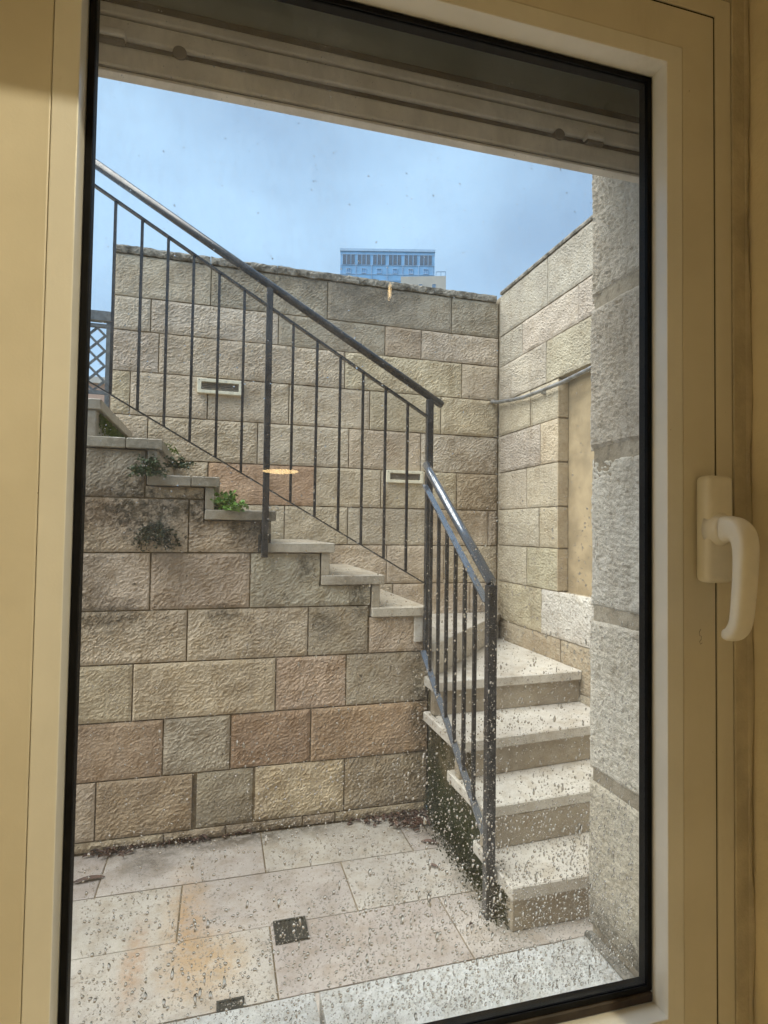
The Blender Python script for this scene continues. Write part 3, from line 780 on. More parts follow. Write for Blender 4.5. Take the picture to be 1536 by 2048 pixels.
MB().box(-1.02-uo.x, -0.988-uo.x, -0.016, 0.016, 0.40-uo.z, top_z(-1.0)-0.015-uo.z, 0.002).build('post', M['rail'], rail_u)
MB().box(0.185-uo.x, 0.247-uo.x, 0.0165, 0.0315, -0.12-uo.z, -0.03-uo.z, 0.002).build('bracket', M['rail'], rail_u)
for x in (-0.87, -0.75, -0.63, -0.509, -0.390, -0.271, -0.152, -0.030, 0.092, 0.338, 0.462, 0.585, 0.708, 0.833, 0.957):
    MB().box(x-0.0065-uo.x, x+0.0065-uo.x, -0.0065, 0.0065, bot_z(x)+0.003-uo.z, low_z(x)-0.005-uo.z).build('baluster', M['rail'], rail_u)
MB().box(1.066-uo.x, 1.101-uo.x, -0.0175, 0.0175, -0.70-uo.z, top_z(1.083)-0.014-uo.z, 0.002).build('post', M['rail'], rail_u)

XQ = 1.052
rail_l = tag(empty('stair_railing', (XQ, 2.11, GROUND)), 'short steep railing of the lower flight, its top rails shining with sky light', 'railing')
lo_ = Vector(rail_l.location); ll = loc(lo_)
h2 = lambda y: 0.317+(-0.185-0.317)/(2.135-2.845)*(y-2.845)
h3 = lambda y: h2(y)-0.115
hb = lambda y: -0.688+(-1.197+0.688)/(2.18-2.842)*(y-2.842)
MB().tube([ll((XQ+0.004, 2.895, h2(2.895))), ll((XQ, 2.83, h2(2.83))), ll((XQ, 2.110, h2(2.110)))], 0.0215, 18).build('handrail', M['wet_sheen_rail'], rail_l, True)
MB().bar(ll((XQ, 2.905, h3(2.905))), ll((XQ, 2.150, h3(2.150))), 0.030, 0.007).build('upper_rail', M['wet_sheen_rail'], rail_l)
MB().bar(ll((XQ, 2.905, hb(2.905))), ll((XQ, 2.150, hb(2.150))), 0.030, 0.007).build('bottom_rail', M['wet_sheen_rail'], rail_l)
MB().box(XQ-0.019-lo_.x, XQ+0.019-lo_.x, -0.019, 0.019, 0.0, h2(2.11)-0.012-lo_.z, 0.002).build('post', M['rail'], rail_l)
MB().box(XQ-0.022-lo_.x, XQ+0.045-lo_.x, -0.024, 0.024, 0.0, 0.006, 0.001).build('foot_plate', M['rail'], rail_l)
for y in (2.800, 2.690, 2.582, 2.474, 2.368, 2.262):
    MB().box(XQ-0.0075-lo_.x, XQ+0.0075-lo_.x, y-0.0075-lo_.y, y+0.0075-lo_.y, hb(y)+0.003-lo_.z, h3(y)-0.003-lo_.z).build('baluster', M['rail'], rail_l)

# lattice fence at the head of the stairs
M['lattice'] = plain('weathered_grey_paint', (0.13, 0.145, 0.155), 0.5, 0.4, 40, 0.3)
lat = tag(empty('lattice_fence', (-0.70, YB+0.06, 0.70)), 'dark diamond lattice fence at the head of the stairs, left of the garden wall', 'fence')
def LZ(x, z): return (x+0.70, 0.0, z-0.70)
MB().bar(LZ(-2.9, 1.345), LZ(-0.705, 1.345), 0.05, 0.062).build('top_rail', M['lattice'], lat)
for z in (1.285, 0.855):
    MB().bar(LZ(-2.9, z), LZ(-0.705, z), 0.025, 0.022).build('rail', M['lattice'], lat)
for x in (-0.717, -1.9, -2.88):
    MB().box(x-0.014+0.70, x+0.014+0.70, -0.014, 0.014, -0.02, 1.31-0.70).build('post', M['lattice'], lat)
z0_, z1_, sp = 0.866, 1.274, 0.098
for d_ in (1, -1):
    k0 = -2.86
    while k0 < -0.74:
        x0 = k0; x1 = k0+d_*(z1_-z0_)
        a = (x0, z0_); b = (x1, z1_)
        if b[0] > -0.735: tt = (-0.735-a[0])/(b[0]-a[0]); b = (-0.735, a[1]+tt*(b[1]-a[1]))
        if b[0] < -2.86: tt = (-2.86-a[0])/(b[0]-a[0]); b = (-2.86, a[1]+tt*(b[1]-a[1]))
        if abs(b[0]-a[0]) > 0.03:
            pa, pb = Vector(LZ(*a)), Vector(LZ(*b)); off = Vector((0, 0.004*d_, 0))
            MB().bar(pa+off, pb+off, 0.007, 0.015, (0, 0, 1)).build('lath', M['lattice'], lat)
        k0 += sp
    if d_ == -1:
        x0 = -0.735
        zs_ = z0_+0.06
        while zs_ < z1_-0.03:
            a = (x0, zs_); ln = z1_-zs_; b = (x0-ln, z1_)
            MB().bar(Vector(LZ(*a))+Vector((0, -0.004, 0)), Vector(LZ(*b))+Vector((0, -0.004, 0)), 0.007, 0.015).build('lath', M['lattice'], lat)
            zs_ += sp

# ------------------------------------------------------------------ weeds, moss, leaf litter
def weed(loc_, n_st, ln, leafw, mat, label, seed, droop=0.3, spread=1.0):
    rd = random.Random(seed)
    t = tag(empty('weed_plant', loc_), label, 'plant')
    st = MB(); lv, lf = [], []
    for s in range(n_st):
        az = rd.uniform(0, 6.283); el = rd.uniform(0.25, 1.35); L_ = ln*rd.uniform(0.5, 1.1)
        d = Vector((math.cos(az)*math.cos(el)*spread, math.sin(az)*math.cos(el)*spread-0.25, math.sin(el)))
        pts = [Vector((0, 0, 0))]
        for q in range(5):
            d = (d + Vector((rd.uniform(-0.15, 0.15), rd.uniform(-0.15, 0.15), -droop*0.35))).normalized()
            pts.append(pts[-1]+d*L_/5)
        st.tube(pts, 0.0012, 5)
        for q in range(1, 6):
            for _ in range(4):
                c = pts[q]+Vector((rd.uniform(-1, 1), rd.uniform(-1, 1), rd.uniform(-1, 1)))*0.006
                a = Vector((rd.uniform(-1, 1), rd.uniform(-1, 1), rd.uniform(-0.3, 1))).normalized()*leafw*rd.uniform(0.7, 1.5)
                b = a.cross(Vector((rd.uniform(-1, 1), rd.uniform(-1, 1), rd.uniform(-1, 1)))).normalized()*a.length*0.33
                i = len(lv)
                lv += [c, c+a*0.5+b, c+a+Vector((0, 0, -0.2*a.length)), c+a*0.5-b]
                lf += [(i, i+1, i+2), (i, i+2, i+3)]
    st.build('stems', mat, t)
    link_mesh('foliage', lv, lf, mat, t)
    return t
weed((-0.325, 2.932, 0.255), 46, 0.085, 0.016, M['leaf_dark'], 'feathery dark green weed growing from the stair edge, leftmost of the weeds', 1, 0.5)
weed((-0.205, 3.10, 0.30), 16, 0.085, 0.015, M['leaf_dark'], 'small dull green weed behind the second tread from the left', 2, 0.4)
weed((0.045, 2.965, 0.091), 26, 0.105, 0.024, M['leaf_bright'], 'bright green leafy weed standing on a tread left of the middle post', 3, 0.25)
wd = weed((-0.29, 2.950, -0.02), 52, 0.14, 0.014, M['leaf_grimy'], 'dark weed clinging to the stained stones below the stair edge', 4, 1.6)

def moss_patch(name, cx, cy, cz, sx, sy, sz, n, mat, size, seed):
    rd = np.random.default_rng(seed); V, F = [], []
    for _ in range(n):
        g = np.clip(rd.normal(0, 0.5, 3), -1, 1)
        c = np.array((cx+g[0]*sx, cy+g[1]*sy, cz+g[2]*sz)); r_ = size*rd.uniform(0.5, 1.3)
        i = len(V)
        for dv in ((1, 0, 0), (-0.5, 0.85, 0), (-0.5, -0.85, 0), (0, 0, 1)):
            V.append(c+np.array(dv)*r_*rd.uniform(0.7, 1.2, 3))
        F += [(i, i+1, i+3), (i+1, i+2, i+3), (i+2, i, i+3)]
    return link_mesh(name, V, F, mat)
m1 = moss_patch('moss', -0.34, 3.30, 0.418, 0.10, 0.22, 0.004, 900, M['moss'], 0.006, 3)
# moss on the underside of the second slab and at the foot of the flank
V_, F_ = [], []
rd = np.random.default_rng(9)
for _ in range(3800):
    y = rd.uniform(2.02, 2.96); g = abs(rd.normal(0, 0.07)); w = rd.uniform(0, 1)
    if w < 0.6: c = np.array((XL-0.006-abs(rd.normal(0, 0.012)), y, GROUND+g*1.3))
    elif w < 0.8: c = np.array((XL-0.004-abs(rd.normal(0, 0.035)), y, GROUND+0.004))
    else: c = np.array((XL-0.008, 2.9-abs(rd.normal(0, 0.05)), GROUND+rd.uniform(0.1, 0.55)))
    r_ = 0.0055*rd.uniform(0.5, 1.3); i = len(V_)
    for dv in ((0, 1, 0), (0, -0.5, 0.85), (0, -0.5, -0.85), (-1, 0, 0)): V_.append(c+np.array(dv)*r_*rd.uniform(0.7, 1.2, 3))
    F_ += [(i, i+1, i+3), (i+1, i+2, i+3), (i+2, i, i+3)]
tag(link_mesh('moss', V_, F_, M['mossy']), 'dark moss along the foot of the lower stair flank', 'moss', kind='stuff')
tag(m1, 'bright green moss on the upper left steps', 'moss', kind='stuff')
# moss on riser of step 12 (seen as a green diagonal)
V_, F_ = [], []
for _ in range(2600):
    y = rd.uniform(3.02, 3.9); c = np.array((-0.568+rd.normal(0, 0.002), y, 0.538-abs(rd.normal(0, 0.035)))) if rd.random() < 0.75 else np.array((-0.56+abs(rd.normal(0, 0.03)), y, 0.425))
    r_ = 0.006*rd.uniform(0.5, 1.3); i = len(V_)
    for dv in ((0, 1, 0), (0, -0.5, 0.85), (0, -0.5, -0.85), (1, 0, 0)): V_.append(c+np.array(dv)*r_*rd.uniform(0.7, 1.2, 3))
    F_ += [(i, i+1, i+3), (i+1, i+2, i+3), (i+2, i, i+3)]
tag(link_mesh('moss', V_, F_, M['moss']), 'green moss under the uppermost step edge at the left', 'moss', kind='stuff')

def leaf_mesh(L_, W_, curl, rd):
    V, F = [], []
    n = 8
    for i in range(n+1):
        t_ = i/n; w = W_*math.sin(math.pi*t_)**0.8*(0.9+0.2*rd.random())
        z = curl*math.sin(math.pi*t_)+0.002; x = (t_-0.5)*L_
        V += [(x, -w/2, z+0.35*abs(curl)), (x, 0, z*0.5), (x, w/2, z+0.35*abs(curl))]
    for i in range(n):
        a = i*3
        F += [(a, a+3, a+4, a+1), (a+1, a+4, a+5, a+2)]
    return V, F
def litter(cx, cy, sx, sy, n, seed):
    rd = random.Random(seed); V, F = [], []
    for _ in range(n):
        v, f = leaf_mesh(rd.uniform(0.02, 0.055), rd.uniform(0.006, 0.018), rd.uniform(0.003, 0.012), rd)
        a = rd.uniform(0, 6.28); tx = rd.uniform(-0.5, 0.5)
        m = Matrix.Translation((cx+rd.gauss(0, sx), min(cy+rd.gauss(0, sy), 2.955), GROUND+0.002+rd.random()*0.012)) @ Matrix.Rotation(a, 4, 'Z') @ Matrix.Rotation(tx, 4, 'X')
        b = len(V); V += [tuple(m @ Vector(q)) for q in v]; F += [tuple(i+b for i in q) for q in f]
    return V, F
V1, F1 = litter(0.99, 2.88, 0.055, 0.045, 110, 3)
V2, F2 = litter(0.86, 2.93, 0.08, 0.02, 40, 5)
V1 += V2; F1 += [tuple(i+len(V1)-len(V2) for i in q) for q in F2]
tag(link_mesh('leaf_litter', V1, F1, M['litter']), 'heap of wet dead leaves in the corner by the stair foot', 'leaf litter', kind='stuff')
V1, F1 = litter(-0.43, 2.94, 0.05, 0.02, 30, 8)
V2, F2 = litter(-0.2, 2.955, 0.25, 0.01, 45, 9)
V1 += V2; F1 += [tuple(i+len(V1)-len(V2) for i in q) for q in F2]
tag(link_mesh('leaf_litter', V1, F1, M['litter']), 'scraps of dark leaf debris along the wall foot at the left', 'leaf litter', kind='stuff')
rdl = random.Random(4)
for (x, y, L_, W_, a, lab) in ((-0.51, 2.745, 0.135, 0.030, 0.15, 'long dark dead leaf lying on the flagstones at the left'),
                              (1.010, 2.66, 0.085, 0.032, -0.5, 'broad reddish dead leaf beside the mossy stair flank'),
                              (0.955, 2.47, 0.055, 0.016, -0.7, 'thin curled dead leaf on the flagstones near the lower railing'),
                              (0.961, 2.072, 0.020, 0.014, 0.3, 'tiny round dead leaf on the flagstones left of the lowest step')):
    v, f = leaf_mesh(L_, W_, 0.008, rdl)
    o = link_mesh('fallen_leaf', v, f, M['litter']); o.location = (x, y, GROUND+0.0025); o.rotation_euler = (0, 0, a)
    tag(o, lab, 'leaf', 'single leaves on the patio floor')

# ------------------------------------------------------------------ house wall round the window, stone reveal, sill
XP = 0.609
house = tag(empty('house_wall', (0.6, 0.5, GROUND)), 'pale rough limestone window reveal of the house, at the right of the view', 'wall')
ho = Vector(house.location)
def hbox(x0, x1, y0, y1, z0, z1, mat, name='masonry'):
    return MB().box(x0-ho.x, x1-ho.x, y0-ho.y, y1-ho.y, z0-ho.z, z1-ho.z).build(name, mat, house)
hbox(XP+0.0035, 2.29, 0.655, 0.845, GROUND, 1.50, M['mortar_pale'])
hbox(-3.3, -0.36, 0.655, 0.845, GROUND, 1.50, M['mortar_pale'])
hbox(-0.36, XP+0.014, 0.80, 0.845, 0.74, 1.50, M['mortar_pale'])
hbox(-0.36, XP+0.014, 0.655, 0.80, 1.0, 1.50, M['mortar_pale'])
hbox(-0.36, XP+0.014, 0.655, 0.80, GROUND, -0.722, M['mortar_pale'])
PP = in_parent(lambda u, v, h: (XP-h, u, v), house)
zp = [1.20, 0.93, 0.665, 0.395, 0.134, -0.136, -0.405, -0.6615, -0.93, -1.2, GROUND]
pt = [(0.66, 0.60, 0.51), (0.66, 0.60, 0.51), (0.68, 0.62, 0.53), (0.68, 0.62, 0.53), (0.78, 0.74, 0.66), (0.79, 0.74, 0.65), (0.71, 0.65, 0.54), (0.5, 0.46, 0.4), (0.5, 0.46, 0.4), (0.5, 0.46, 0.4)]
for r in range(len(zp)-1):
    wob = 0.0078
    if r >= 7: continue
    # the quoin: reveal face and outer face in one stone
    q = block('quoin_stone', [(0.655, 0.856, zp[r+1]+wob, zp[r]-wob)], PP, M['pillar'], house, pt[r], amp=0.0030, seed=1500+r*3, step=0.0042, edge=0.010, drop=0.007, skirt=0.30 if r > 0 else 0.30, rag=0.0022, fs=2.0, proud=random.uniform(-0.002, 0.002))
for r in range(len(zp)-1):
    for a, b in ((0.92, 1.45), (1.45, 2.0)):
        block('facing_stone', [(a+0.005, b-0.005, zp[r+1]+0.005, zp[r]-0.005)], in_parent(lambda u, v, h: (u, 0.846+h, v), house), M['pillar'], house, pt[r], seed=1700+r, step=0.04)
    for a, b in ((-2.6, -1.9), (-1.9, -1.2), (-1.2, -0.37)):
        block('facing_stone', [(a+0.005, b-0.005, zp[r+1]+0.005, zp[r]-0.005)], in_parent(lambda u, v, h: (u, 0.846+h, v), house), M['pillar'], house, pt[r], seed=1800+r, step=0.04)
sill = tag(empty('window_sill', (0.12, 0.74, -0.72)), 'bright wet rough stone sill outside, under the window', 'sill')
PSl = lambda u, v, h: (u-0.12, v-0.74, 0.06+h)
for a, b, sd_ in ((-0.355, 0.144, 1), (0.152, 0.600, 2)):
    block('sill_slab', [(a, b, 0.57, 0.836)], PSl, M['sillstone'], sill, (0.90, 0.91, 0.90), amp=0.0030, seed=1600+sd_, step=0.008, skirt=0.058, edge=0.008, drop=0.003)
# mortar fillet along the foot of the reveal
fil = MB(); fil.prism([(0.585-0.12, 0.62-0.74), (0.606-0.12, 0.62-0.74), (0.606-0.12, 0.838-0.74), (0.590-0.12, 0.838-0.74)], 0.058, 0.0655, 0.002)
fil.build('mortar_fillet', M['coping'], sill)

# ------------------------------------------------------------------ roller shutter
sh = tag(empty('roller_shutter', (0, 0, 0), WIN_ROT), 'beige roller shutter rolled up above the window, its grimy bottom slat showing', 'shutter')
SU0, SU1 = -0.33, 0.592
def slat(z0, z1, w0, w1, name, mat, bev=0.003):
    return MB().box(SU0, SU1, w0, w1, z0, z1, bev, 2).build(name, mat, sh, True if bev > 0.004 else False)
slat(0.5172, 0.5205, 0.698, 0.712, 'rubber_lip', M['shutter'], 0.001)
slat(0.5207, 0.5232, 0.7005, 0.712, 'seal_strip', M['coping'], 0.0)
slat(0.5235, 0.5515, 0.699, 0.712, 'bottom_slat', M['shutter'], 0.004)
slat(0.5518, 0.5590, 0.7035, 0.711, 'groove', M['shutter_dark'], 0.0)
slat(0.5593, 0.5825, 0.699, 0.712, 'slat', M['shutter'], 0.003)
slat(0.5828, 0.5858, 0.7045, 0.711, 'groove', M['shutter_dark'], 0.0)
slat(0.5861, 0.6000, 0.700, 0.712, 'slat', M['shutter'], 0.003)
slat(0.6005, 0.6120, 0.7040, 0.712, 'slat', M['shutter_dark'], 0.002)
MB().box(SU0, SU1, 0.712, 0.717, 0.606, 0.76).build('head_panel', M['shutter_head'], sh)
MB().box(SU0, SU1, 0.62, 0.709, 0.690, 0.70).build('head_panel', M['shutter_head'], sh)
for u in (-0.070, 0.4307):
    MB().tube([(u, 0.6965, 0.5550), (u, 0.7040, 0.5550)], 0.0078, 16, ref=(0, 0, 1)).build('stopper', M['stopper'], sh, False)
for u0_, u1_ in ((-0.190, -0.128), (0.470, 0.500)):
    MB().box(u0_, u1_, 0.690, 0.7036, 0.5545, 0.5640, 0.003, 2).build('end_clip', M['shutter'], sh)
    MB().box(u0_+0.002, u1_-0.001, 0.6925, 0.7036, 0.5495, 0.5543, 0.001).build('end_clip', M['stopper'], sh)

# ------------------------------------------------------------------ the window
win = tag(empty('window', (0, 0, 0), WIN_ROT), 'cream aluminium window we look out through, with an ivory handle', 'window')
U0, U1, Z0, Z1 = -0.1330, 0.4625, -0.5175, 0.5315
bead = MB(); bead.frame(U0, U1, Z0, Z1, (0.0205, 0.0205, 0.0205, 0.0205), 0.5292, 0.5535, 0.0009); bead.build('glazing_bead', M['bead'], win)
sb = MB(); sb.frame(U0-0.0211, U1+0.0211, Z0-0.0211, Z1+0.0211, (0.0435, 0.0435, 0.0435, 0.0455), 0.5298, 0.572, 0.0012); sb.build('sash', M['sash'], win)
sb2 = MB(); sb2.frame(U0, U1, Z0, Z1, (0.021, 0.021, 0.021, 0.021), 0.5705, 0.5716, 0.0003); sb2.build('outer_bead', M['sash'], win)
g = MB(); g.frame(U0+0.006, U1-0.006, Z0+0.0175, Z1-0.006, (0.0058, 0.0058, 0.0058, 0.0058), 0.5535, 0.5555, 0.0006); g.build('gasket', M['rubber'], win)
g = MB(); g.frame(U0+0.006, U1-0.006, Z0+0.0175, Z1-0.006, (0.0058, 0.0058, 0.0058, 0.0058), 0.5565, 0.5675); g.build('spacer', M['rubber'], win)
g = MB(); g.box(U0+0.0003, U1-0.0003, 0.5515, 0.5562, Z0+0.0003, Z0+0.0112, 0.0015); g.build('bottom_seal', M['brownrubber'], win)
GA = (U0+0.0005, U1-0.0005, Z0+0.0115, Z1-0.0005)
def pane(w, name, mat):
    return link_mesh(name, [(GA[0], w, GA[2]), (GA[1], w, GA[2]), (GA[1], w, GA[3]), (GA[0], w, GA[3])], [(0, 1, 2, 3)], mat, win)
pane(0.5560, 'inner_pane', M['pane_in']); pane(0.5685, 'outer_pane', M['pane'])
# fixed frame behind a thin dark gap
fu0, fu1, fz0, fz1 = U0-0.0672, U1+0.0672, Z0-0.0672, Z1+0.0697
f1 = MB(); f1.frame(fu0, fu1, fz0, fz1, (0.0222, 0.0222, 0.03, 0.0222), 0.5305, 0.600, 0.0008); f1.build('frame', M['sash'], win)
f3 = MB(); f3.frame(fu0+0.030, fu1-0.030, fz0+0.030, fz1-0.028, (0.032, 0.032, 0.032, 0.030), 0.5745, 0.612); f3.build('frame_rebate', M['sash'], win)
f4 = MB(); f4.frame(fu0+0.0024, fu1-0.0024, fz0+0.0024, fz1-0.0024, (0.0045, 0.0045, 0.0045, 0.0045), 0.5318, 0.5744); f4.build('gap_shade', M['rubber'], win)  # black strip set in the gap to stand for its shade
f5 = MB(); f5.frame(fu0-0.0230, fu1+0.0230, fz0-0.031, fz1+0.0230, (0.020, 0.020, 0.02, 0.030), 0.5288, 0.5330, 0.0012); f5.build('cover_strip', M['trim'], win)
# wavy filler along the cover strip's outer edge
V_, F_ = [], []
ny = 140
for i in range(ny+1):
    z = -0.62+1.30*i/ny
    e = 0.575+0.004*float(gnoise(z*9, 3.3, 2))+0.0015*float(gnoise(z*40, 1.3, 3))
    V_ += [(0.5695, 0.5287, z), (e-0.003, 0.5265+0.0008*float(gnoise(z*30, 8, 1)), z), (e+0.003, 0.5290, z), (e+0.004, 0.54, z)]
for i in range(ny):
    for j in range(3):
        a = i*4+j; F_.append((a, a+4, a+5, a+1))
link_mesh('filler', V_, F_, M['trim'], win, True)
# handle
hd = empty('handle', (0, 0, 0)); hd.parent = win
pl = MB(); pl.box(0.4975, 0.5335, 0.5095, 0.5293, -0.0525, 0.0650, 0.0065, 4); pl.build('escutcheon', M['handle'], hd, True)
MB().tube([(0.5135, 0.514, 0.0062), (0.5130, 0.5085, 0.0062), (0.5126, 0.5045, 0.0062), (0.5125, 0.5012, 0.0062)], [(0.0195, 0.0215), (0.0155, 0.0175), (0.0132, 0.0152), (0.0124, 0.0142)], 24, ref=(0, 0, 1)).build('neck', M['handle'], hd, True)
ctrl = [(0.5125, 0.5005, 0.0062, 0.0118, 0.0138), (0.5125, 0.4950, 0.0062, 0.0120, 0.0138), (0.5125, 0.4880, 0.0052, 0.0120, 0.0128), (0.5125, 0.4820, 0.0015, 0.0120, 0.0114), (0.5125, 0.4782, -0.0060, 0.0120, 0.0102),
        (0.5125, 0.4768, -0.0180, 0.0120, 0.0092), (0.5125, 0.4775, -0.0380, 0.0118, 0.0086), (0.5122, 0.4790, -0.0600, 0.0115, 0.0084), (0.5118, 0.4808, -0.0800, 0.0112, 0.0082), (0.5115, 0.4832, -0.0930, 0.0110, 0.0080),
        (0.5112, 0.4885, -0.1015, 0.0104, 0.0078), (0.5108, 0.4950, -0.1045, 0.0090, 0.0068), (0.5105, 0.5000, -0.1045, 0.0064, 0.0050), (0.5104, 0.5025, -0.1040, 0.0022, 0.0018)]
def catmull(pts, n=5):
    out = []
    for i in range(len(pts)-1):
        p0, p1, p2, p3 = (np.array(pts[max(i-1, 0)]), np.array(pts[i]), np.array(pts[i+1]), np.array(pts[min(i+2, len(pts)-1)]))
        for k_ in range(n):
            t_ = k_/n
            out.append(0.5*((2*p1)+(-p0+p2)*t_+(2*p0-5*p1+4*p2-p3)*t_*t_+(-p0+3*p1-3*p2+p3)*t_**3))
    out.append(np.array(pts[-1])); return out
cc = catmull(ctrl)
lv_ = MB()
bmv = []
seg = 24
for i, c in enumerate(cc):
    p = Vector(c[:3]); d = Vector(cc[min(i+1, len(cc)-1)][:3])-Vector(cc[max(i-1, 0)][:3]); d.normalize()
    s = Vector((1, 0, 0)); s = (s-d*s.dot(d)).normalized(); t_ = s.cross(d)
    ring = []
    for k_ in range(seg):
        a = 2*math.pi*k_/seg; ca, sa = math.cos(a), math.sin(a); e = 3.2
        q = (abs(ca)**e+abs(sa)**e)**(-1/e)
        ring.append(lv_.bm.verts.new(p+s*ca*q*c[3]+t_*sa*q*c[4]))
    bmv.append(ring)
for a, b in zip(bmv[:-1], bmv[1:]):
    for k_ in range(seg):
        lv_.bm.faces.new((a[k_], a[(k_+1) % seg], b[(k_+1) % seg], b[k_]))
lv_.bm.faces.new(list(reversed(bmv[0]))); lv_.bm.faces.new(bmv[-1])
lv_.build('lever', M['handle'], hd, True)
# faint pencil squiggle left on the sash below the handle
sq = [(0.5065, -0.105), (0.5045, -0.108), (0.5052, -0.112), (0.5075, -0.113), (0.5070, -0.1165), (0.5048, -0.1185), (0.5060, -0.1215), (0.5085, -0.1200)]
MB().tube([(u, 0.5297, z) for u, z in sq], 0.00025, 5).build('pencil_mark', M['stopper'], win)

# ------------------------------------------------------------------ rain drops on the outer pane
def drops():
    ns, nr = 12, 4
    rd = np.random.default_rng(21)
    pts = []
    UW, ZH = GA[1]-GA[0], GA[3]-GA[2]
    def dens(u, z):
        # thick low down and towards the steps, thin above the middle of the pane
        t_ = np.clip((0.06 - z)/0.44, 0, 1)
        s_ = np.clip((u-0.00)/0.30, 0.0, 1)
        low = np.clip((-0.27-z)/0.10, 0, 1)
        return 0.022 + 0.075*np.clip((0.22-z)/0.25, 0, 1) + (t_**0.9)*(0.30+0.70*s_)*0.85 + 0.45*low
    n_try = 135000
    u = rd.uniform(GA[0]+0.012, GA[1]-0.012, n_try); z = rd.uniform(GA[2]+0.010, GA[3]-0.030, n_try)
    clump = 0.55+0.9*np.clip(gnoise(u*22, z*22, 31)+0.5, 0, 1)
    keep = rd.uniform(0, 1, n_try) < dens(u, z)*clump*0.52
    u, z = u[keep], z[keep]
    dn = dens(u, z)*0.9
    r_ = 0.00031+0.00042*np.minimum(rd.exponential(0.75, len(u)), 3.0)*(0.45+0.75*np.clip(dn, 0, 1))
    # streaked drops along the upper handrail's drip line and a few runs
    order = np.argsort(-r_)
    cell = {}
    V, F = [], []
    base = []
    for i in range(nr):
        ph = (i/nr)*math.pi/2
        base.append((math.cos(ph), math.sin(ph)))
    cnt = 0
    for k_ in order:
        uu, zz, rr = u[k_], z[k_], r_[k_]
        ci, cj_ = int(uu/0.003), int(zz/0.003); bad = False
        for a in (-1, 0, 1):
            for b in (-1, 0, 1):
                for (x2, z2, r3) in cell.get((ci+a, cj_+b), ()):
                    if (x2-uu)**2+(z2-zz)**2 < (r3+rr)**2*1.15: bad = True
        if bad: continue
        cell.setdefault((ci, cj_), []).append((uu, zz, rr))
        st = rd.uniform(1.0, 1.45) if rr > 0.0009 else rd.uniform(0.9, 1.15)
        if rr > 0.0008 and rd.random() < 0.10: st *= rd.uniform(1.5, 2.6)
        lop = rd.uniform(-0.26, 0.26, 3); hh = rr*rd.uniform(0.22, 0.42)
        vb = len(V); ph0 = rd.uniform(0, 6.28)
        for (cr, sr) in base:
            for s in range(ns):
                a = 2*math.pi*s/ns
                q = rr*cr*(1+lop[0]*math.cos(2*a+ph0)+lop[1]*math.cos(3*a+ph0*2)*0.8)
                V.append((uu+q*math.cos(a), 0.5690+hh*sr+0.00001, zz+q*math.sin(a)*st-0.18*rr*(1-cr)*0))
        V.append((uu, 0.5690+hh, zz-0.1*rr))
        top = len(V)-1
        for i in range(nr-1):
            for s in range(ns):
                s2 = (s+1) % ns
                F.append((vb+i*ns+s, vb+(i+1)*ns+s, vb+(i+1)*ns+s2, vb+i*ns+s2))
        for s in range(ns): F.append((vb+(nr-1)*ns+s, top, vb+(nr-1)*ns+(s+1) % ns))
        F.append(tuple(vb+s for s in range(ns)))
        cnt += 1
    o = link_mesh('rain_drops', V, F, M['water'], win, True)
    o['kind'] = 'stuff'
    print('drops', cnt)
drops()

# ------------------------------------------------------------------ the room behind us
room = tag(empty('room_wall', (0, 0, 0), WIN_ROT), kind='structure')
def rbox(u0, u1, w0, w1, z0, z1, mat=None, name='wall_plaster'):
    return MB().box(u0, u1, w0, w1, z0, z1).build(name, mat or M['roomwall'], room)
WI = 0.05
RZ = 0.578
rbox(RZ, 2.6, WI, 0.645, -1.5, 1.25)
rbox(-2.2, -0.262, WI, 0.645, -1.5, 1.25)
rbox(-0.262, RZ, WI, 0.528, 0.704, 1.25)
rbox(-0.262, RZ, 0.533, 0.645, 0.626, 1.25)
rbox(-0.262, RZ, WI, 0.527, -1.5, -0.70)
rbox(-0.262, RZ, 0.533, 0.645, -1.5, -0.615)
rbox(-2.2, 2.6, -4.2, -4.1, -1.5, 1.25)
rbox(-2.3, -2.2, -4.1, WI, -1.5, 1.25)
rbox(2.6, 2.7, -4.1, WI, -1.5, 1.25)
ceil = MB().box(-2.3, 2.7, -4.2, 0.645, 1.25, 1.40).build('ceiling', M['ceiling']); ceil.rotation_euler = (0, 0, WIN_ROT); tag(ceil, kind='structure')
rf = MB().box(-2.3, 2.7, -4.2, 0.60, -1.56, -1.50).build('room_floor', M['roomfloor']); rf.rotation_euler = (0, 0, WIN_ROT); tag(rf, kind='structure')

def downlight(x, y, label, power):
    t = tag(empty('downlight', (x, y, 1.25)), label, 'lamp', 'round downlights in the room ceiling')
    MB().tube([(0, 0, -0.012), (0, 0, -0.001)], 0.055, 24, ref=(0, 1, 0)).build('lamp_ring', M['lampbody'], t, False)
    MB().tube([(0, 0, -0.015), (0, 0, -0.0125)], 0.012, 24, ref=(0, 1, 0)).build('lamp_lens', M['spot_glow'], t, False)
    ld = bpy.data.lights.new('downlight_bulb', 'SPOT'); ld.energy = power; ld.spot_size = R(158); ld.spot_blend = 0.25; ld.shadow_soft_size = 0.009; ld.color = (1.0, 0.88, 0.59)
    lo = bpy.data.objects.new('downlight_bulb', ld); COL.objects.link(lo); lo.parent = t; lo.location = (0, 0, -0.045)
LAMP_POWER = 25.5
downlight(0.80, -0.66, 'small round warm downlight in the ceiling nearest the window, mirrored in the glass', LAMP_POWER)
pend = tag(empty('pendant_lamp', (0.27, -2.86, 0.385)), 'flat round pendant lamp glowing warm deep in the room, mirrored over the stairs', 'lamp')
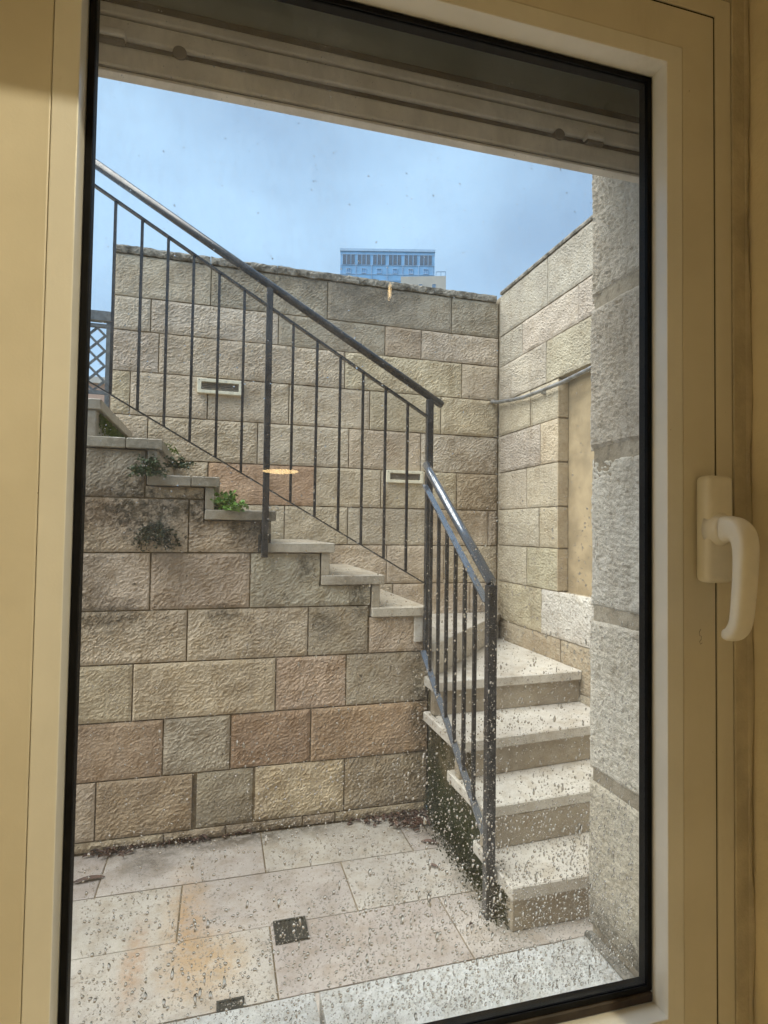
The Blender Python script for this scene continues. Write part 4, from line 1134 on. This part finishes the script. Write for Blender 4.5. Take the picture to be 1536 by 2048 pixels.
MB().tube([(0, 0, -0.004), (0, 0, 0.004), (0, 0, 0.010)], [(0.075, 0.075), (0.118, 0.118), (0.120, 0.120)], 32, ref=(0, 1, 0)).build('lamp_shade', M['bulb'], pend)
MB().tube([(0, 0, 0.010), (0, 0, 0.86)], 0.003, 8, ref=(0, 1, 0)).build('cord', M['lampbody'], pend)
bul = tag(empty('hanging_bulb', (0.67, -1.46, 1.125)), 'small bare bulb hanging from the ceiling, mirrored near the coping', 'lamp')
MB().tube([(0, 0, -0.045), (0, 0, -0.03), (0, 0, 0.0), (0, 0, 0.03)], [(0.002, 0.002), (0.005, 0.005), (0.007, 0.007), (0.004, 0.004)], 12, ref=(0, 1, 0)).build('bulb_glass', M['bulb_small'], bul, True)
MB().tube([(0, 0, 0.03), (0, 0, 0.123)], 0.003, 8, ref=(0, 1, 0)).build('cord', M['lampbody'], bul)

# ------------------------------------------------------------------ far buildings
def glassy(name, col, rough=0.15, spec=0.8):
    n = N(name); p = n.objco()
    c = n.mix(n.rng(n.noise(p, 0.4, 3, 0.5), 0.3, 0.7), tuple(x*0.9 for x in col), tuple(x*1.1 for x in col))
    return n.done(c, rough, spec=spec)
M['tower_glass'] = glassy('blue_curtain_glass', (0.18, 0.37, 0.62), 0.25, 0.35)
M['tower_win'] = glassy('dark_window_glass', (0.11, 0.16, 0.23), 0.2, 0.3)
M['tower_line'] = plain('pale_blue_mullion', (0.30, 0.46, 0.66), 0.5, 0.4, 1, 0.05)
M['beige'] = plain('beige_block', (0.36, 0.37, 0.36), 0.9, 0.2, 0.3, 0.06)
M['farwin'] = plain('far_window', (0.12, 0.22, 0.36), 0.4, 0.5, 1, 0.1)
M['pinkroof'] = plain('pink_roof', (0.50, 0.30, 0.24), 0.9, 0.2, 0.5, 0.1)
M['palewall'] = plain('pale_house', (0.50, 0.50, 0.48), 0.9, 0.2, 0.5, 0.1)
AZ = R(15.87)
D = 160.0
tw = tag(empty('glass_tower', (D*math.sin(AZ), D*math.cos(AZ), 0.70), -AZ), 'blue glass office tower with a row of dark windows under its roof, above the wall', 'building')
ztop = 78.6-0.70
MB().box(-13.3, 13.3, 0, 18, 0, ztop).build('wall', M['tower_glass'], tw)
MB().box(-13.45, 13.45, -0.25, 18.2, ztop, ztop+0.7).build('roof_edge', M['tower_line'], tw)
def px(x): return (x-706.5)/1063.0*26.6
wmesh = None
bays = [(198, 340), (366, 515), (540, 688), (718, 865), (893, 1045), (1068, 1210)]
for (a, b) in bays:
    w3 = (px(b)-px(a))/3
    for i in range(3):
        x0 = px(a)+w3*i
        if wmesh is None:
            wo = MB().box(0.14, w3-0.10, -0.10, 0.0, 0, 2.75).build('window', M['tower_win'], tw); wmesh = wo.data
            fo = MB().box(0.0, 0.12, -0.2, 0.0, -0.1, 2.9).build('mullion', M['tower_line'], tw); fmesh = fo.data
        else:
            wo = bpy.data.objects.new('window', wmesh); COL.objects.link(wo); wo.parent = tw
            fo = bpy.data.objects.new('mullion', fmesh); COL.objects.link(fo); fo.parent = tw
        wo.location = (x0, 0, ztop-3.75); fo.location = (x0, 0, ztop-3.75)
for zz in (ztop-0.95, ztop-4.0, ztop-6.6, ztop-8.3, ztop-11.0, ztop-13.0):
    MB().box(-13.3, 13.3, -0.12, 0, zz, zz+0.10).build('floor_line', M['tower_line'], tw)
for a, b in bays:
    for xx in (px(a)-0.3, px(b)+0.2):
        MB().box(xx, xx+0.09, -0.14, 0, ztop-16, ztop-4.0).build('mullion', M['tower_line'], tw)
    for lv in (0, 1, 2):
        c = (px(a)+px(b))/2
        w_ = MB(); w_.frame(c-0.55, c+0.55, ztop-6.2-lv*4.4, ztop-5.0-lv*4.4, (0.12, 0.12, 0.12, 0.12), -0.2, 0.0); w_.box(c-0.05, c+0.05, -0.18, 0.0, ztop-6.2-lv*4.4, ztop-5.0-lv*4.4)
        w_.build('window', M['tower_line'], tw)
D2 = 130.0; AZ2 = R(15.87)+math.atan((841-768)/1150)
bb = tag(empty('beige_building', (D2*math.sin(AZ2), D2*math.cos(AZ2), 0.70), -AZ2), 'pale beige block with small square windows, in front of the glass tower', 'building')
zt2 = 58.15-0.70
MB().box(-5.15, 5.15, 0, 10, 0, zt2).build('wall', M['beige'], bb)
for xx in (-3.6, -0.6, 2.45):
    for lv in range(2):
        f = MB(); f.frame(xx-0.42, xx+0.42, zt2-3.05-lv*3.2, zt2-1.85-lv*3.2, (0.09, 0.09, 0.12, 0.09), -0.08, 0.02); fo = f.build('window', M['palewall'], bb)
        MB().box(xx-0.42, xx+0.42, -0.02, 0.0, zt2-3.05-lv*3.2, zt2-1.85-lv*3.2).build('pane', M['farwin'], fo)
rl = MB(); rl.bar((2.9, 0.3, zt2+1.1), (5.1, 0.3, zt2+1.1), 0.12, 0.12)
for xx in (2.9, 4.0, 5.1): rl.bar((xx, 0.3, zt2), (xx, 0.3, zt2+1.1), 0.10, 0.10, (0, 1, 0))
rl.build('roof_railing', M['farwin'], bb)
ph = tag(empty('far_house', (-11.6, 60.0, 0.70)), 'far pinkish house seen through the diamond lattice at the left', 'building')
MB().box(-3.8, 3.5, 0, 8, 0, 12.9).build('wall', plain('pink_wall', (0.46, 0.33, 0.27), 0.9, 0.2, 0.6, 0.12), ph)
MB().box(-3.9, 3.6, -0.3, 8.2, 12.9, 13.5).build('roof', M['palewall'], ph)
for xx in (-2.4, 0.2, 2.0):
    for zz in (9.5, 5.0):
        MB().box(xx, xx+0.9, -0.05, 0.0, zz, zz+1.5).build('window', M['farwin'], ph)
